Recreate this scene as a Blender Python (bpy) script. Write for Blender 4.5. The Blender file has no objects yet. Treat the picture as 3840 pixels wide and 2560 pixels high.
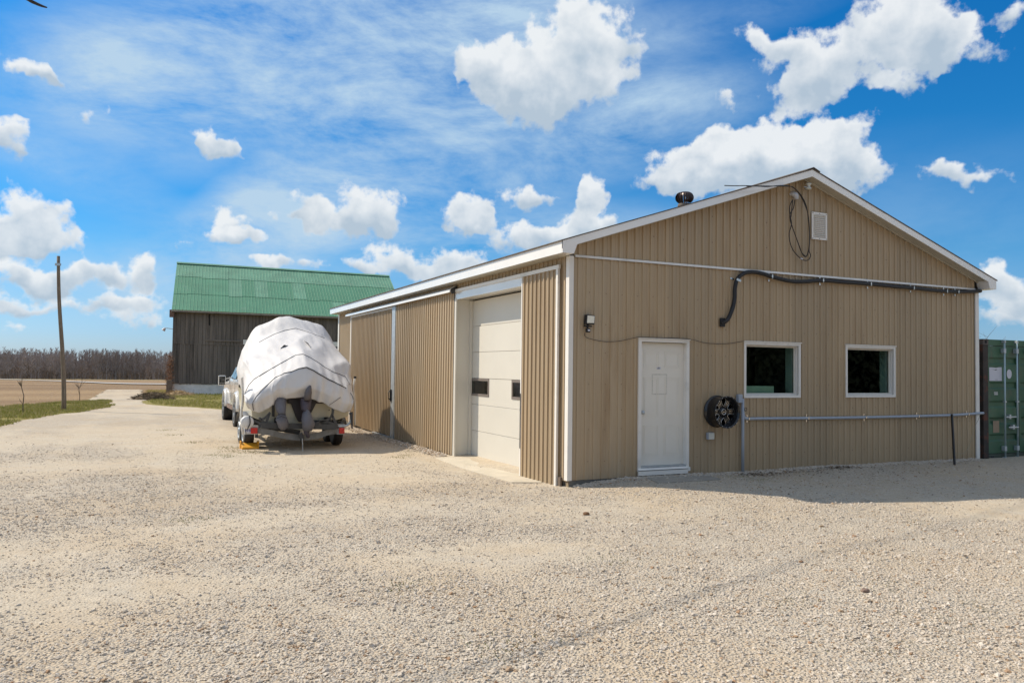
import bpy, bmesh, math, random
import numpy as np
from mathutils import Vector, Matrix
from mathutils.bvhtree import BVHTree
random.seed(7); RNG = np.random.default_rng(11)
scene = bpy.context.scene
COL = scene.collection
R = math.radians

# ------------------------------------------------------------------ camera
CAM = Vector((-6.0554, -10.7735, 1.7209)); YAW, PIT, ROL, FPX = 0.4390, 0.0352, 0.0130, 2949.3
fw = Vector((math.sin(YAW)*math.cos(PIT), math.cos(YAW)*math.cos(PIT), math.sin(PIT)))
r0 = Vector((math.cos(YAW), -math.sin(YAW), 0)); u0 = r0.cross(fw)
rt = r0*math.cos(ROL) + u0*math.sin(ROL); up = rt.cross(fw)
cd = bpy.data.cameras.new('camera'); cam = bpy.data.objects.new('camera', cd); COL.objects.link(cam)
cam.matrix_world = Matrix(((rt.x, up.x, -fw.x, CAM.x), (rt.y, up.y, -fw.y, CAM.y), (rt.z, up.z, -fw.z, CAM.z), (0, 0, 0, 1)))
cd.sensor_width = 36; cd.lens = FPX/3840*36; cd.clip_start = 0.05; cd.clip_end = 6000
scene.camera = cam
rh = Vector((math.cos(YAW), -math.sin(YAW), 0)); fh = Vector((math.sin(YAW), math.cos(YAW), 0))

def ray(px, py): return fw + rt*((px-1920)/FPX) - up*((py-1280)/FPX)
def at(px, py, axis, val):            # photograph point -> world point on a plane
    d = ray(px, py); return CAM + d*((val-CAM[axis])/d[axis])
def atd(px, py, depth): return CAM + ray(px, py)*depth
def Z(x0, y0, s): return lambda x, y: (x0+x*s, y0+y*s)
z1 = Z(780, 1150, .3827); z4 = Z(2080, 1200, .4146); z7 = Z(0, 900, .4782); z8 = Z(600, 950, .3827); z9 = Z(840, 1400, .2126)

# ------------------------------------------------------------------ world, sun, exposure
SUN = Vector((-.72, .68, 1.0)).normalized()
ELEV = math.asin(SUN.z); SROT = math.atan2(SUN.x, SUN.y)
scene.view_settings.view_transform = 'Standard'; scene.view_settings.look = 'None'
scene.view_settings.gamma = 1; scene.view_settings.use_curve_mapping = False
scene.view_settings.exposure = 0.0
scene.cycles.max_bounces = 5; scene.cycles.diffuse_bounces = 3; scene.cycles.glossy_bounces = 3; scene.cycles.transmission_bounces = 4; scene.cycles.transparent_max_bounces = 8
ld = bpy.data.lights.new('sun', 'SUN'); ld.energy = 5.0; ld.angle = R(.55); ld.color = (1, .89, .73)
lo = bpy.data.objects.new('sun', ld); COL.objects.link(lo); lo.rotation_euler = SUN.to_track_quat('Z', 'Y').to_euler()
lo.location = (-30, 30, 40)

def build_world():
    w = bpy.data.worlds.new('World'); scene.world = w; w.use_nodes = True
    nt = w.node_tree; N = nt.nodes; L = nt.links; N.clear()
    out = N.new('ShaderNodeOutputWorld'); bg = N.new('ShaderNodeBackground'); bg.inputs['Strength'].default_value = .1
    L.new(bg.outputs[0], out.inputs[0])
    sky = N.new('ShaderNodeTexSky'); sky.sky_type = 'NISHITA'; sky.sun_disc = False
    sky.sun_elevation = ELEV; sky.sun_rotation = SROT; sky.air_density = 1.0; sky.dust_density = .6; sky.ozone_density = 2.5
    tc = N.new('ShaderNodeTexCoord')
    def M(op, a, b=None, c=None, clamp=False):
        n = N.new('ShaderNodeMath'); n.operation = op; n.use_clamp = clamp
        for i, v in enumerate((a, b, c)):
            if v is None: continue
            if isinstance(v, (int, float)): n.inputs[i].default_value = v
            else: L.new(v, n.inputs[i])
        return n.outputs[0]
    def dot(v):
        n = N.new('ShaderNodeVectorMath'); n.operation = 'DOT_PRODUCT'; L.new(tc.outputs['Generated'], n.inputs[0]); n.inputs[1].default_value = v
        return n.outputs['Value']
    dr, df, dz = dot(rh), dot(fh), dot((0, 0, 1))
    az = M('MULTIPLY', M('ARCTAN2', dr, df), 57.29578); el = M('MULTIPLY', M('ARCSINE', dz), 57.29578)
    cb = N.new('ShaderNodeCombineXYZ'); L.new(az, cb.inputs[0]); L.new(el, cb.inputs[1])
    P = cb.outputs[0]
    # clouds of the photograph: centre and radii in display pixels (2352 wide), rotation, weight
    K = 1/.6125
    blobs = [(60,495,75,52,0,1),(125,550,62,30,-10,.95),(30,560,60,32,0,.8),(45,635,62,32,0,.9),(10,700,60,24,0,.45),(15,310,38,38,0,1),
      (62,165,62,26,-32,.75),(90,185,50,20,-35,.6),(215,260,22,18,0,.5),(478,318,50,26,-20,.8),(505,338,45,26,0,.8),(530,510,30,32,0,.9),(515,545,66,24,0,.9),(560,545,35,22,0,.7),
      (705,470,42,32,-20,.85),(720,510,38,30,0,.8),(640,492,60,16,0,.45),(845,478,62,48,0,1),(835,510,66,32,0,.9),(1100,480,48,32,0,.9),(1075,505,66,24,0,.9),(1215,455,52,26,0,.9),
      (1330,30,45,75,0,.8),(1340,100,110,75,0,1),(1250,180,130,75,0,1),(1115,140,60,40,0,1),(1150,180,75,45,0,.9),(1240,235,90,50,0,.75),(1395,185,60,40,0,.6),
      (1362,440,26,42,-25,.9),(1345,480,30,44,-20,.9),(1225,545,85,32,0,.95),(1385,515,45,26,0,.75),(1300,530,50,26,0,.8),
      (1700,335,95,40,0,1),(1640,370,110,45,8,1),(1800,350,110,60,0,1),(1880,365,115,55,0,1),(1560,415,90,24,8,.9),(1750,400,200,50,0,.9),(1930,300,80,34,0,.7),(1960,395,60,50,0,.7),
      (1760,95,60,26,-25,.7),(1860,130,110,60,-10,.85),(1900,170,85,50,0,.85),(1840,215,80,40,0,.7),(1860,255,50,22,0,.4),
      (2060,40,90,70,0,1),(2120,85,95,55,-20,.85),(2090,140,70,40,0,.8),(2240,110,70,45,-25,.6),(2065,190,50,26,-15,.6),(2320,35,36,26,0,.8),(2180,60,70,40,0,.55),
      (2140,385,60,20,-15,.55),(2180,405,60,28,-10,.6),(2265,415,65,20,12,.6),(1670,232,45,20,10,.45),
      (312,622,48,30,-10,.95),(215,625,52,30,0,.75),(1060,608,66,32,0,.95),(895,595,70,30,0,.65),(622,607,34,14,0,.9),(930,620,60,20,0,.6),
      (330,700,80,40,0,.5),(85,705,100,18,0,.55),(20,755,50,14,0,.6),(2320,665,70,34,0,1),(2310,715,90,26,0,.65),(1120,655,90,25,0,.6),(300,745,90,22,0,.45),(100,650,60,30,0,.7),(160,640,50,25,0,.5),(400,560,40,16,0,.4),(250,690,60,20,0,.5),(820,600,50,20,0,.5),(1010,640,60,22,0,.6),(690,600,50,16,0,.4),(2290,640,50,30,0,.8),(2340,690,60,20,0,.6),(30,420,30,20,0,.5),(1560,600,10,5,0,.1)]
    # cloud density group
    g = bpy.data.node_groups.new('cloud_density', 'ShaderNodeTree')
    g.interface.new_socket('Vector', in_out='INPUT', socket_type='NodeSocketVector')
    g.interface.new_socket('Density', in_out='OUTPUT', socket_type='NodeSocketFloat'); g.interface.new_socket('Height', in_out='OUTPUT', socket_type='NodeSocketFloat')
    gi = g.nodes.new('NodeGroupInput'); go = g.nodes.new('NodeGroupOutput'); GL = g.links
    def gm(op, a, b, clamp=False):
        n = g.nodes.new('ShaderNodeMath'); n.operation = op; n.use_clamp = clamp
        for i, v in enumerate((a, b)):
            if isinstance(v, (int, float)): n.inputs[i].default_value = v
            else: GL.new(v, n.inputs[i])
        return n.outputs[0]
    nz = g.nodes.new('ShaderNodeTexNoise'); nz.inputs['Scale'].default_value = .42; nz.inputs['Detail'].default_value = 3.5; nz.noise_dimensions = '2D'
    GL.new(gi.outputs[0], nz.inputs['Vector'])
    sb = g.nodes.new('ShaderNodeVectorMath'); sb.operation = 'SUBTRACT'; GL.new(nz.outputs['Color'], sb.inputs[0]); sb.inputs[1].default_value = (.5, .5, .5)
    sc = g.nodes.new('ShaderNodeVectorMath'); sc.operation = 'MULTIPLY_ADD'; GL.new(sb.outputs[0], sc.inputs[0]); sc.inputs[1].default_value = (3.0, 2.2, 0); GL.new(gi.outputs[0], sc.inputs[2])
    WP = sc.outputs[0]
    tot = None; hs = None; sw = g.nodes.new('ShaderNodeSeparateXYZ'); GL.new(WP, sw.inputs[0]); WY = sw.outputs[1]
    def dirae(px, py):
        d = ray(px, py).normalized(); return math.degrees(math.atan2(d.dot(rh), d.dot(fh))), math.degrees(math.asin(d.z))
    for (cx, cy, rx, ry, ro, wt) in blobs:
        a0, e0 = dirae(cx*K, cy*K); a1, _ = dirae((cx+rx)*K, cy*K); _, e1 = dirae(cx*K, (cy-ry)*K)
        sx_, sy_ = max(.3, (a1-a0)*1.64), max(.2, abs(e1-e0)*1.64)
        if abs(ro) > 14:
            mp = g.nodes.new('ShaderNodeMapping'); mp.vector_type = 'TEXTURE'
            mp.inputs['Location'].default_value = (a0, e0, 0); mp.inputs['Rotation'].default_value = (0, 0, R(ro)); mp.inputs['Scale'].default_value = (sx_, sy_, 1)
            GL.new(WP, mp.inputs['Vector'])
        else:
            mp = g.nodes.new('ShaderNodeVectorMath'); mp.operation = 'MULTIPLY_ADD'; GL.new(WP, mp.inputs[0]); mp.inputs[1].default_value = (1/sx_, 1/sy_, 0); mp.inputs[2].default_value = (-a0/sx_, -e0/sy_, 0)
        ln = g.nodes.new('ShaderNodeVectorMath'); ln.operation = 'LENGTH'; GL.new(mp.outputs[0], ln.inputs[0])
        v = gm('MAXIMUM', gm('ADD', gm('MULTIPLY', ln.outputs['Value'], -wt), wt), 0)
        hy = gm('MULTIPLY', v, gm('SUBTRACT', gm('MULTIPLY', WY, 1/sy_), e0/sy_))
        tot = v if tot is None else gm('ADD', tot, v); hs = hy if hs is None else gm('ADD', hs, hy)
    # elsewhere in the sky: similar unseen cumulus, thickened for less blue ambient light
    n2 = g.nodes.new('ShaderNodeTexNoise'); n2.inputs['Scale'].default_value = .07; n2.inputs['Detail'].default_value = 2; n2.noise_dimensions = '2D'
    GL.new(gi.outputs[0], n2.inputs['Vector'])
    sx = g.nodes.new('ShaderNodeSeparateXYZ'); GL.new(gi.outputs[0], sx.inputs[0])
    offs = gm('MULTIPLY', gm('SUBTRACT', gm('ABSOLUTE', sx.outputs[0], 0), 36), .2, True)
    hi = gm('MULTIPLY', gm('SUBTRACT', sx.outputs[1], 27), .2, True)
    lowc = gm('MULTIPLY', gm('SUBTRACT', sx.outputs[1], 1), .3, True)
    oo = gm('MULTIPLY', gm('MAXIMUM', offs, hi), lowc, True)
    tot = gm('ADD', tot, gm('MULTIPLY', gm('MULTIPLY', gm('SUBTRACT', n2.outputs['Fac'], .41), 5.0, True), oo))
    tot = gm('MINIMUM', tot, 1.0)
    f1 = g.nodes.new('ShaderNodeTexNoise'); f1.inputs['Scale'].default_value = .62; f1.noise_dimensions = '2D'; f1.inputs['Detail'].default_value = 7; f1.inputs['Roughness'].default_value = .55; f1.noise_type = 'FBM'
    GL.new(gi.outputs[0], f1.inputs['Vector'])
    amp = gm('MULTIPLY', gm('SUBTRACT', f1.outputs['Fac'], .5), 1.45)
    mk = gm('MULTIPLY', tot, 5, True)
    dens = gm('SUBTRACT', gm('ADD', tot, gm('MULTIPLY', amp, mk)), .27)
    GL.new(gm('MULTIPLY', dens, 1.0), go.inputs[0]); GL.new(gm('DIVIDE', hs, gm('ADD', tot, .02)), go.inputs[1])
    GL.new(gm('MULTIPLY', dens, 1.0), go.inputs[0])
    def dens_at(off):
        n = N.new('ShaderNodeGroup'); n.node_tree = g
        if off:
            va = N.new('ShaderNodeVectorMath'); va.operation = 'ADD'; L.new(P, va.inputs[0]); va.inputs[1].default_value = off; L.new(va.outputs[0], n.inputs[0])
        else: L.new(P, n.inputs[0])
        return n.outputs[0]
    gn_ = N.new('ShaderNodeGroup'); gn_.node_tree = g; L.new(P, gn_.inputs[0]); r_0 = gn_.outputs[0]; hgt = gn_.outputs[1]
    d0 = N.new('ShaderNodeMapRange'); d0.interpolation_type = 'SMOOTHSTEP'; L.new(r_0, d0.inputs[0]); d0.inputs[1].default_value = -.05; d0.inputs[2].default_value = .36; d0 = d0.outputs[0]
    bn = N.new('ShaderNodeTexNoise'); bn.noise_dimensions = '2D'; bn.inputs['Scale'].default_value = .55; bn.inputs['Detail'].default_value = 5; bn.inputs['Roughness'].default_value = .5
    ob = N.new('ShaderNodeVectorMath'); ob.operation = 'ADD'; L.new(P, ob.inputs[0]); ob.inputs[1].default_value = (-.5, .75, 0); L.new(ob.outputs[0], bn.inputs['Vector'])
    lit = M('ADD', M('MULTIPLY', hgt, 1.35), .62)
    lit = M('ADD', lit, M('MULTIPLY', M('SUBTRACT', bn.outputs['Fac'], .5), -1.3))
    lit = M('SUBTRACT', lit, M('MULTIPLY', M('MAXIMUM', r_0, 0), .15))
    lit = M('ADD', lit, M('MULTIPLY', M('SUBTRACT', 1, d0), .35), clamp=True)
    cc = N.new('ShaderNodeMix'); cc.data_type = 'RGBA'; L.new(lit, cc.inputs[0]); cc.inputs[6].default_value = (4.7, 5.7, 6.7, 1); cc.inputs[7].default_value = (8.6, 8.9, 9.1, 1)
    # cirrus streaks
    mp = N.new('ShaderNodeMapping'); mp.inputs['Rotation'].default_value = (0, 0, R(-24)); mp.inputs['Scale'].default_value = (.07, .2, 1); L.new(P, mp.inputs['Vector'])
    wn = N.new('ShaderNodeTexNoise'); wn.noise_dimensions = '2D'; wn.inputs['Scale'].default_value = 1.0; wn.inputs['Detail'].default_value = 7; wn.inputs['Roughness'].default_value = .66; wn.inputs['Distortion'].default_value = .18
    L.new(mp.outputs[0], wn.inputs['Vector'])
    wt = None
    for (cx, cy, rx, ry, ro, w8) in [(620,140,520,230,15,1.7),(420,150,360,120,12,.6),(1000,110,480,190,10,1.2),(900,350,560,130,32,1.4),(560,470,160,70,40,.6),(1300,320,420,120,8,.9),(1600,60,350,60,8,.5),(850,560,560,110,5,.7),(150,400,300,60,-15,.5),(1250,560,400,90,0,.8),(1500,230,300,120,5,.6),(1150,420,300,60,10,.6),(250,650,400,90,0,.7),(1950,560,700,220,0,.25)]:
        a0, e0 = dirae(cx*K, cy*K); a1, _ = dirae((cx+rx)*K, cy*K); _, e1 = dirae(cx*K, (cy-ry)*K)
        m2 = N.new('ShaderNodeMapping'); m2.vector_type = 'TEXTURE'; m2.inputs['Location'].default_value = (a0, e0, 0); m2.inputs['Rotation'].default_value = (0, 0, R(ro))
        m2.inputs['Scale'].default_value = (abs(a1-a0)*1.3, abs(e1-e0)*1.3, 1); L.new(P, m2.inputs['Vector'])
        gr = N.new('ShaderNodeTexGradient'); gr.gradient_type = 'SPHERICAL'; L.new(m2.outputs[0], gr.inputs[0])
        v = M('MULTIPLY', gr.outputs['Fac'], w8); wt = v if wt is None else M('ADD', wt, v)
    far = M('MULTIPLY', M('SUBTRACT', M('ABSOLUTE', az), 34), .05, clamp=True)
    wt = M('ADD', wt, M('MULTIPLY', far, .45))
    wisp = M('MULTIPLY', M('MULTIPLY', M('SUBTRACT', wn.outputs['Fac'], .25), 2.3, clamp=True), M('MINIMUM', wt, 1.15), clamp=True)
    wisp = M('MULTIPLY', wisp, .95)
    # deepen the blue upwards, pale towards the horizon
    rp = N.new('ShaderNodeValToRGB'); L.new(M('DIVIDE', el, 40, clamp=True), rp.inputs[0])
    e = rp.color_ramp.elements; e[0].position = 0; e[0].color = (.72, .95, 1.45, 1); e[1].position = 1; e[1].color = (.05, .78, 1.42, 1)
    for pos, c in ((.05, (.60, .90, 1.40, 1)), (.10, (.50, .86, 1.28, 1)), (.2, (.30, .84, 1.25, 1)), (.42, (.11, .80, 1.30, 1)), (.62, (.06, .78, 1.38, 1))):
        q = e.new(pos); q.color = c
    mu = N.new('ShaderNodeMix'); mu.data_type = 'RGBA'; mu.blend_type = 'MULTIPLY'; mu.inputs[0].default_value = 1; mu.clamp_result = False
    L.new(sky.outputs[0], mu.inputs[6]); L.new(rp.outputs[0], mu.inputs[7])
    m1 = N.new('ShaderNodeMix'); m1.data_type = 'RGBA'; L.new(wisp, m1.inputs[0]); L.new(mu.outputs[2], m1.inputs[6]); m1.inputs[7].default_value = (5.0, 6.7, 8.3, 1)
    m2 = N.new('ShaderNodeMix'); m2.data_type = 'RGBA'; L.new(M('MULTIPLY', d0, .95), m2.inputs[0]); L.new(m1.outputs[2], m2.inputs[6]); L.new(cc.outputs[2], m2.inputs[7])
    L.new(m2.outputs[2], bg.inputs['Color'])
    w.cycles.sampling_method = 'MANUAL'; w.cycles.sample_map_resolution = 512
build_world()

# ------------------------------------------------------------------ helpers
MATS = {}
def mat(name, col, rough=.6, var=.12, vs=3.0, bump=.0, bs=60, metal=0, col2=None, c2s=2.0, c2t=(.5, .7), spec=.5, coat=0, stretch=None, bdist=.01):
    if name in MATS: return MATS[name]
    m = bpy.data.materials.new(name); m.use_nodes = True; nt = m.node_tree; N = nt.nodes; L = nt.links
    b = N['Principled BSDF']; b.inputs['Roughness'].default_value = rough; b.inputs['Metallic'].default_value = metal
    b.inputs['Specular IOR Level'].default_value = spec; b.inputs['Coat Weight'].default_value = coat; b.inputs['Coat Roughness'].default_value = .08
    tc = N.new('ShaderNodeTexCoord'); src = tc.outputs['Object']
    if stretch:
        mp = N.new('ShaderNodeMapping'); mp.inputs['Scale'].default_value = stretch; L.new(src, mp.inputs[0]); src = mp.outputs[0]
    nz = N.new('ShaderNodeTexNoise'); nz.inputs['Scale'].default_value = vs; nz.inputs['Detail'].default_value = 6; L.new(src, nz.inputs['Vector'])
    mr = N.new('ShaderNodeMapRange'); L.new(nz.outputs['Fac'], mr.inputs[0]); mr.inputs[1].default_value = .25; mr.inputs[2].default_value = .75
    mr.inputs[3].default_value = 1-var; mr.inputs[4].default_value = 1+var
    base = N.new('ShaderNodeVectorMath'); base.operation = 'SCALE'; base.inputs[0].default_value = col[:3]; L.new(mr.outputs[0], base.inputs['Scale'])
    o = base.outputs[0]
    if col2:
        n2 = N.new('ShaderNodeTexNoise'); n2.inputs['Scale'].default_value = c2s; n2.inputs['Detail'].default_value = 8; n2.inputs['Roughness'].default_value = .65; L.new(src, n2.inputs['Vector'])
        m2 = N.new('ShaderNodeMapRange'); m2.interpolation_type = 'SMOOTHSTEP'; L.new(n2.outputs['Fac'], m2.inputs[0]); m2.inputs[1].default_value = c2t[0]; m2.inputs[2].default_value = c2t[1]
        mx = N.new('ShaderNodeMix'); mx.data_type = 'RGBA'; L.new(m2.outputs[0], mx.inputs[0]); L.new(o, mx.inputs[6]); mx.inputs[7].default_value = (*col2, 1); o = mx.outputs[2]
    L.new(o, b.inputs['Base Color'])
    if bump:
        n3 = N.new('ShaderNodeTexNoise'); n3.inputs['Scale'].default_value = bs; n3.inputs['Detail'].default_value = 5; L.new(src, n3.inputs['Vector'])
        bp = N.new('ShaderNodeBump'); bp.inputs['Strength'].default_value = bump; bp.inputs['Distance'].default_value = bdist; L.new(n3.outputs['Fac'], bp.inputs['Height']); L.new(bp.outputs[0], b.inputs['Normal'])
    MATS[name] = m; return m

class MB:
    def __init__(s): s.v = []; s.f = []
    def box(s, x0, x1, y0, y1, z0, z1):
        n = len(s.v); s.v += [(x0,y0,z0),(x1,y0,z0),(x1,y1,z0),(x0,y1,z0),(x0,y0,z1),(x1,y0,z1),(x1,y1,z1),(x0,y1,z1)]
        s.f += [tuple(n+i for i in q) for q in ((0,3,2,1),(4,5,6,7),(0,1,5,4),(1,2,6,5),(2,3,7,6),(3,0,4,7))]; return s
    def prism(s, poly, d):            # poly: coplanar 3D loop, extruded by vector d
        n = len(s.v); k = len(poly); d = Vector(d)
        s.v += [tuple(Vector(p)) for p in poly] + [tuple(Vector(p)+d) for p in poly]
        s.f.append(tuple(range(n, n+k))[::-1]); s.f.append(tuple(range(n+k, n+2*k)))
        for i in range(k): j = (i+1) % k; s.f.append((n+i, n+j, n+k+j, n+k+i))
        return s
    def bar(s, a, b, w, h=None, upv=(0,0,1)):
        a = Vector(a); b = Vector(b); h = h or w; t = (b-a).normalized(); u = Vector(upv)
        if abs(t.dot(u)) > .98: u = Vector((1,0,0))
        sd = t.cross(u).normalized(); u = sd.cross(t)
        return s.prism([a+sd*w/2+u*h/2, a-sd*w/2+u*h/2, a-sd*w/2-u*h/2, a+sd*w/2-u*h/2], b-a)
    def tube(s, pts, rad, seg=8, cap=True):
        pts = [Vector(p) for p in pts]; n0 = len(s.v); k = len(pts)
        rad = rad if isinstance(rad, (list, tuple)) else [rad]*k
        nrm = None
        for i, p in enumerate(pts):
            t = (pts[min(i+1, k-1)]-pts[max(i-1, 0)]).normalized()
            if nrm is None:
                nrm = t.cross(Vector((0,0,1)))
                if nrm.length < .1: nrm = t.cross(Vector((1,0,0)))
            nrm = (nrm - t*nrm.dot(t)).normalized(); bn = t.cross(nrm)
            for j in range(seg):
                a = 2*math.pi*j/seg; s.v.append(tuple(p+(nrm*math.cos(a)+bn*math.sin(a))*rad[i]))
        for i in range(k-1):
            for j in range(seg):
                j2 = (j+1) % seg; s.f.append((n0+i*seg+j, n0+i*seg+j2, n0+(i+1)*seg+j2, n0+(i+1)*seg+j))
        if cap: s.f.append(tuple(range(n0, n0+seg))[::-1]); s.f.append(tuple(range(n0+(k-1)*seg, n0+k*seg)))
        return s
    def lathe(s, c, ax, prof, seg=32, close=False):   # prof: (radius, along axis)
        c = Vector(c); ax = Vector(ax).normalized(); e = ax.orthogonal().normalized(); g = ax.cross(e); n0 = len(s.v); k = len(prof)
        for (r_, h) in prof:
            for j in range(seg):
                a = 2*math.pi*j/seg; s.v.append(tuple(c+ax*h+(e*math.cos(a)+g*math.sin(a))*r_))
        for i in range(k if close else k-1):
            i2 = (i+1) % k
            for j in range(seg):
                j2 = (j+1) % seg; s.f.append((n0+i*seg+j, n0+i*seg+j2, n0+i2*seg+j2, n0+i2*seg+j))
        if not close:
            s.f.append(tuple(range(n0, n0+seg))[::-1]); s.f.append(tuple(range(n0+(k-1)*seg, n0+k*seg)))
        return s
    def grid(s, P):                   # P[i][j] rows of points
        n0 = len(s.v); a = len(P); b = len(P[0])
        for r_ in P: s.v += [tuple(p) for p in r_]
        for i in range(a-1):
            for j in range(b-1): s.f.append((n0+i*b+j, n0+i*b+j+1, n0+(i+1)*b+j+1, n0+(i+1)*b+j))
        return s
    def build(s, name, m, parent=None, smooth=False, kind=None, bevel=0, fix=True, **props):
        me = bpy.data.meshes.new(name); me.from_pydata(s.v, [], s.f)
        if fix:
            bm = bmesh.new(); bm.from_mesh(me); bmesh.ops.recalc_face_normals(bm, faces=bm.faces); bm.to_mesh(me); bm.free()
        me.materials.append(m)
        if smooth: me.polygons.foreach_set('use_smooth', [True]*len(me.polygons))
        o = bpy.data.objects.new(name, me); COL.objects.link(o)
        if parent: o.parent = parent; o.matrix_parent_inverse = parent_inv(parent)
        if bevel: md = o.modifiers.new('bevel', 'BEVEL'); md.width = bevel; md.segments = 2; md.limit_method = 'ANGLE'
        if kind: o['kind'] = kind
        for k_, v_ in props.items(): o[k_] = v_
        return o
def world_mat(o):
    m = Matrix.LocRotScale(o.location, o.rotation_euler, o.scale)
    return world_mat(o.parent) @ o.matrix_parent_inverse @ m if o.parent else m
def parent_inv(p): return world_mat(p).inverted()
def thing(name, label, cat, loc=(0,0,0), group=None):
    o = bpy.data.objects.new(name, None); COL.objects.link(o); o.location = loc; o.empty_display_size = .3
    o['label'] = label; o['category'] = cat
    if group: o['group'] = group
    return o
def tag(o, label, cat, group=None):
    o['label'] = label; o['category'] = cat
    if group: o['group'] = group
    return o
def copy_tree(o, loc=None, parent=None):
    c = o.copy(); COL.objects.link(c)
    if parent: c.parent = parent
    if loc is not None: c.location = loc
    for ch in [x for x in bpy.data.objects if x.parent == o]: copy_tree(ch, None, c)
    return c
def spline(pts, n=8):
    pts = [Vector(p) for p in pts]; q = [pts[0]*2-pts[1]] + pts + [pts[-1]*2-pts[-2]]; o = []
    for i in range(1, len(q)-2):
        for k in range(n):
            t = k/n; a, b, c, d = q[i-1:i+3]
            o.append(.5*((2*b)+(c-a)*t+(2*a-5*b+4*c-d)*t*t+(3*b-a-3*c+d)*t**3))
    o.append(pts[-1]); return o
# numpy value noise
_T = RNG.random((256, 256))
def vn(x, y):
    x = np.asarray(x, float); y = np.asarray(y, float); xi = np.floor(x).astype(int); yi = np.floor(y).astype(int); fx = x-xi; fy = y-yi
    fx = fx*fx*(3-2*fx); fy = fy*fy*(3-2*fy); g_ = lambda a, b: _T[a & 255, b & 255]
    return (g_(xi,yi)*(1-fx)+g_(xi+1,yi)*fx)*(1-fy)+(g_(xi,yi+1)*(1-fx)+g_(xi+1,yi+1)*fx)*fy
def fbm(x, y, o=4):
    s = 0; a = .5; t = 0
    for i in range(o): s = s+a*vn(x*2**i+i*17.3, y*2**i+i*9.1); t += a; a *= .5
    return s/t
def sst(a, b, x):
    t = np.clip((np.asarray(x, float)-a)/(b-a), 0, 1); return t*t*(3-2*t)
def gh(x, y):                          # ground height
    x = np.asarray(x, float); y = np.asarray(y, float)
    z = -.10 - .004*np.clip(y, 0, 60) - .0145*np.clip(y-60, 0, 900)
    z = z + .085*sst(-.2, 1.2, x)*sst(-4.5, -.2, y)*sst(40, 12, x)*(y < 30)
    z = z + (fbm(x*.35+50, y*.35+50, 3)-.5)*.07*sst(60, 10, np.abs(y)) + (fbm(x*1.6, y*1.6, 2)-.5)*.02*sst(30, 8, np.abs(y))
    z = z - .03*np.exp(-((x+.6)/.9)**2)*sst(6, 1, np.abs(y-3))
    return z
def G(x, y): return float(gh(x, y))
def atg(px, py):
    z = -.1
    for _ in range(50):
        p = at(px, py, 2, z); z = .5*z + .5*G(p.x, p.y)
    return p

# ------------------------------------------------------------------ materials
M_tan = mat('tan_painted_steel', (.435, .325, .203), .5, .06, 1.2, .1, 90, col2=(.345, .24, .14), c2s=1.3, c2t=(.5, .78), stretch=(1.6, 1.6, .22))
M_tans = [M_tan, mat('tan_painted_steel_paler', (.445, .343, .225), .52, .06, 1.0, .1, 90, col2=(.36, .255, .15), c2s=1.2, c2t=(.5, .75), stretch=(2, 2, .2)), mat('tan_painted_steel_dull', (.40, .303, .193), .48, .06, 1.4, .1, 90, col2=(.33, .235, .14), c2s=1.1, c2t=(.5, .8), stretch=(1.4, 1.4, .25))]
M_white = mat('white_trim', (.80, .77, .72), .38, .04, 3, col2=(.60, .58, .53), c2s=2.5, c2t=(.55, .8))
M_fascia = mat('white_fascia_metal', (.84, .82, .79), .16, .05, 1.5, spec=.7, coat=.5)
M_door = mat('cream_door_paint', (.66, .63, .56), .42, .03, 1.5, .05, 200)
M_mdoor = mat('white_door_paint', (.78, .74, .66), .4, .03, 2)
M_soffit = mat('soffit_metal', (.46, .43, .36), .5, .06, 4)
M_roofd = mat('dark_shingle', (.13, .11, .095), .9, .3, 12, .4, 60)
M_black = mat('black_rubber', (.018, .018, .02), .55, .2, 10)
M_blackm = mat('black_gloss_metal', (.012, .012, .014), .22, .1, 10, spec=.6)
M_chrome = mat('machined_metal', (.75, .74, .72), .22, .05, 10, metal=1)
M_galv = mat('galvanised_steel', (.50, .54, .57), .42, .15, 12, metal=.55)
M_pvc = mat('grey_conduit', (.36, .40, .46), .45, .08, 6)
M_conc = mat('concrete', (.40, .365, .30), .85, .15, 5, .3, 60, col2=(.30, .25, .18), c2s=2)
M_slab = mat('patio_slab_stone', (.30, .275, .235), .9, .12, 6, .3, 80)
M_wood = mat('weathered_wood', (.16, .12, .09), .9, .35, 4, .5, 30, stretch=(6, 6, .6))
M_pole = mat('pole_wood', (.20, .15, .11), .9, .3, 6, .5, 30, col2=(.30, .25, .20), c2s=4, stretch=(5, 5, .5))
M_cover = mat('white_boat_cover', (.64, .62, .61), .6, .02, 1.6, .45, 4.5, bdist=.035, stretch=(1, 1, .55), col2=(.60, .58, .575), c2s=.8, c2t=(.45, .8))
M_hull = mat('cream_gelcoat', (.66, .62, .48), .22, .05, 2, coat=.4)
M_bag = mat('grey_engine_bag', (.14, .135, .15), .65, .15, 5, .3, 20)
M_rope = mat('dark_rope', (.06, .06, .065), .8, .1)
M_red = mat('red_lens', (.55, .02, .02), .2, .1, 20)
M_yel = mat('yellow_chock', (.75, .36, .03), .5, .1, 8)
M_frame = mat('dark_trailer_steel', (.06, .062, .065), .5, .3, 8, col2=(.18, .16, .13), c2s=5, c2t=(.55, .75))
M_truck = mat('white_truck_paint', (.72, .70, .66), .2, .03, 2, coat=.7)
M_glassd = mat('dark_glass', (.012, .016, .02), .04, .0, 1, spec=.7)
M_green = mat('green_container_paint', (.05, .125, .068), .5, .18, 2.5, .15, 30, col2=(.09, .115, .075), c2s=3)
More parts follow.
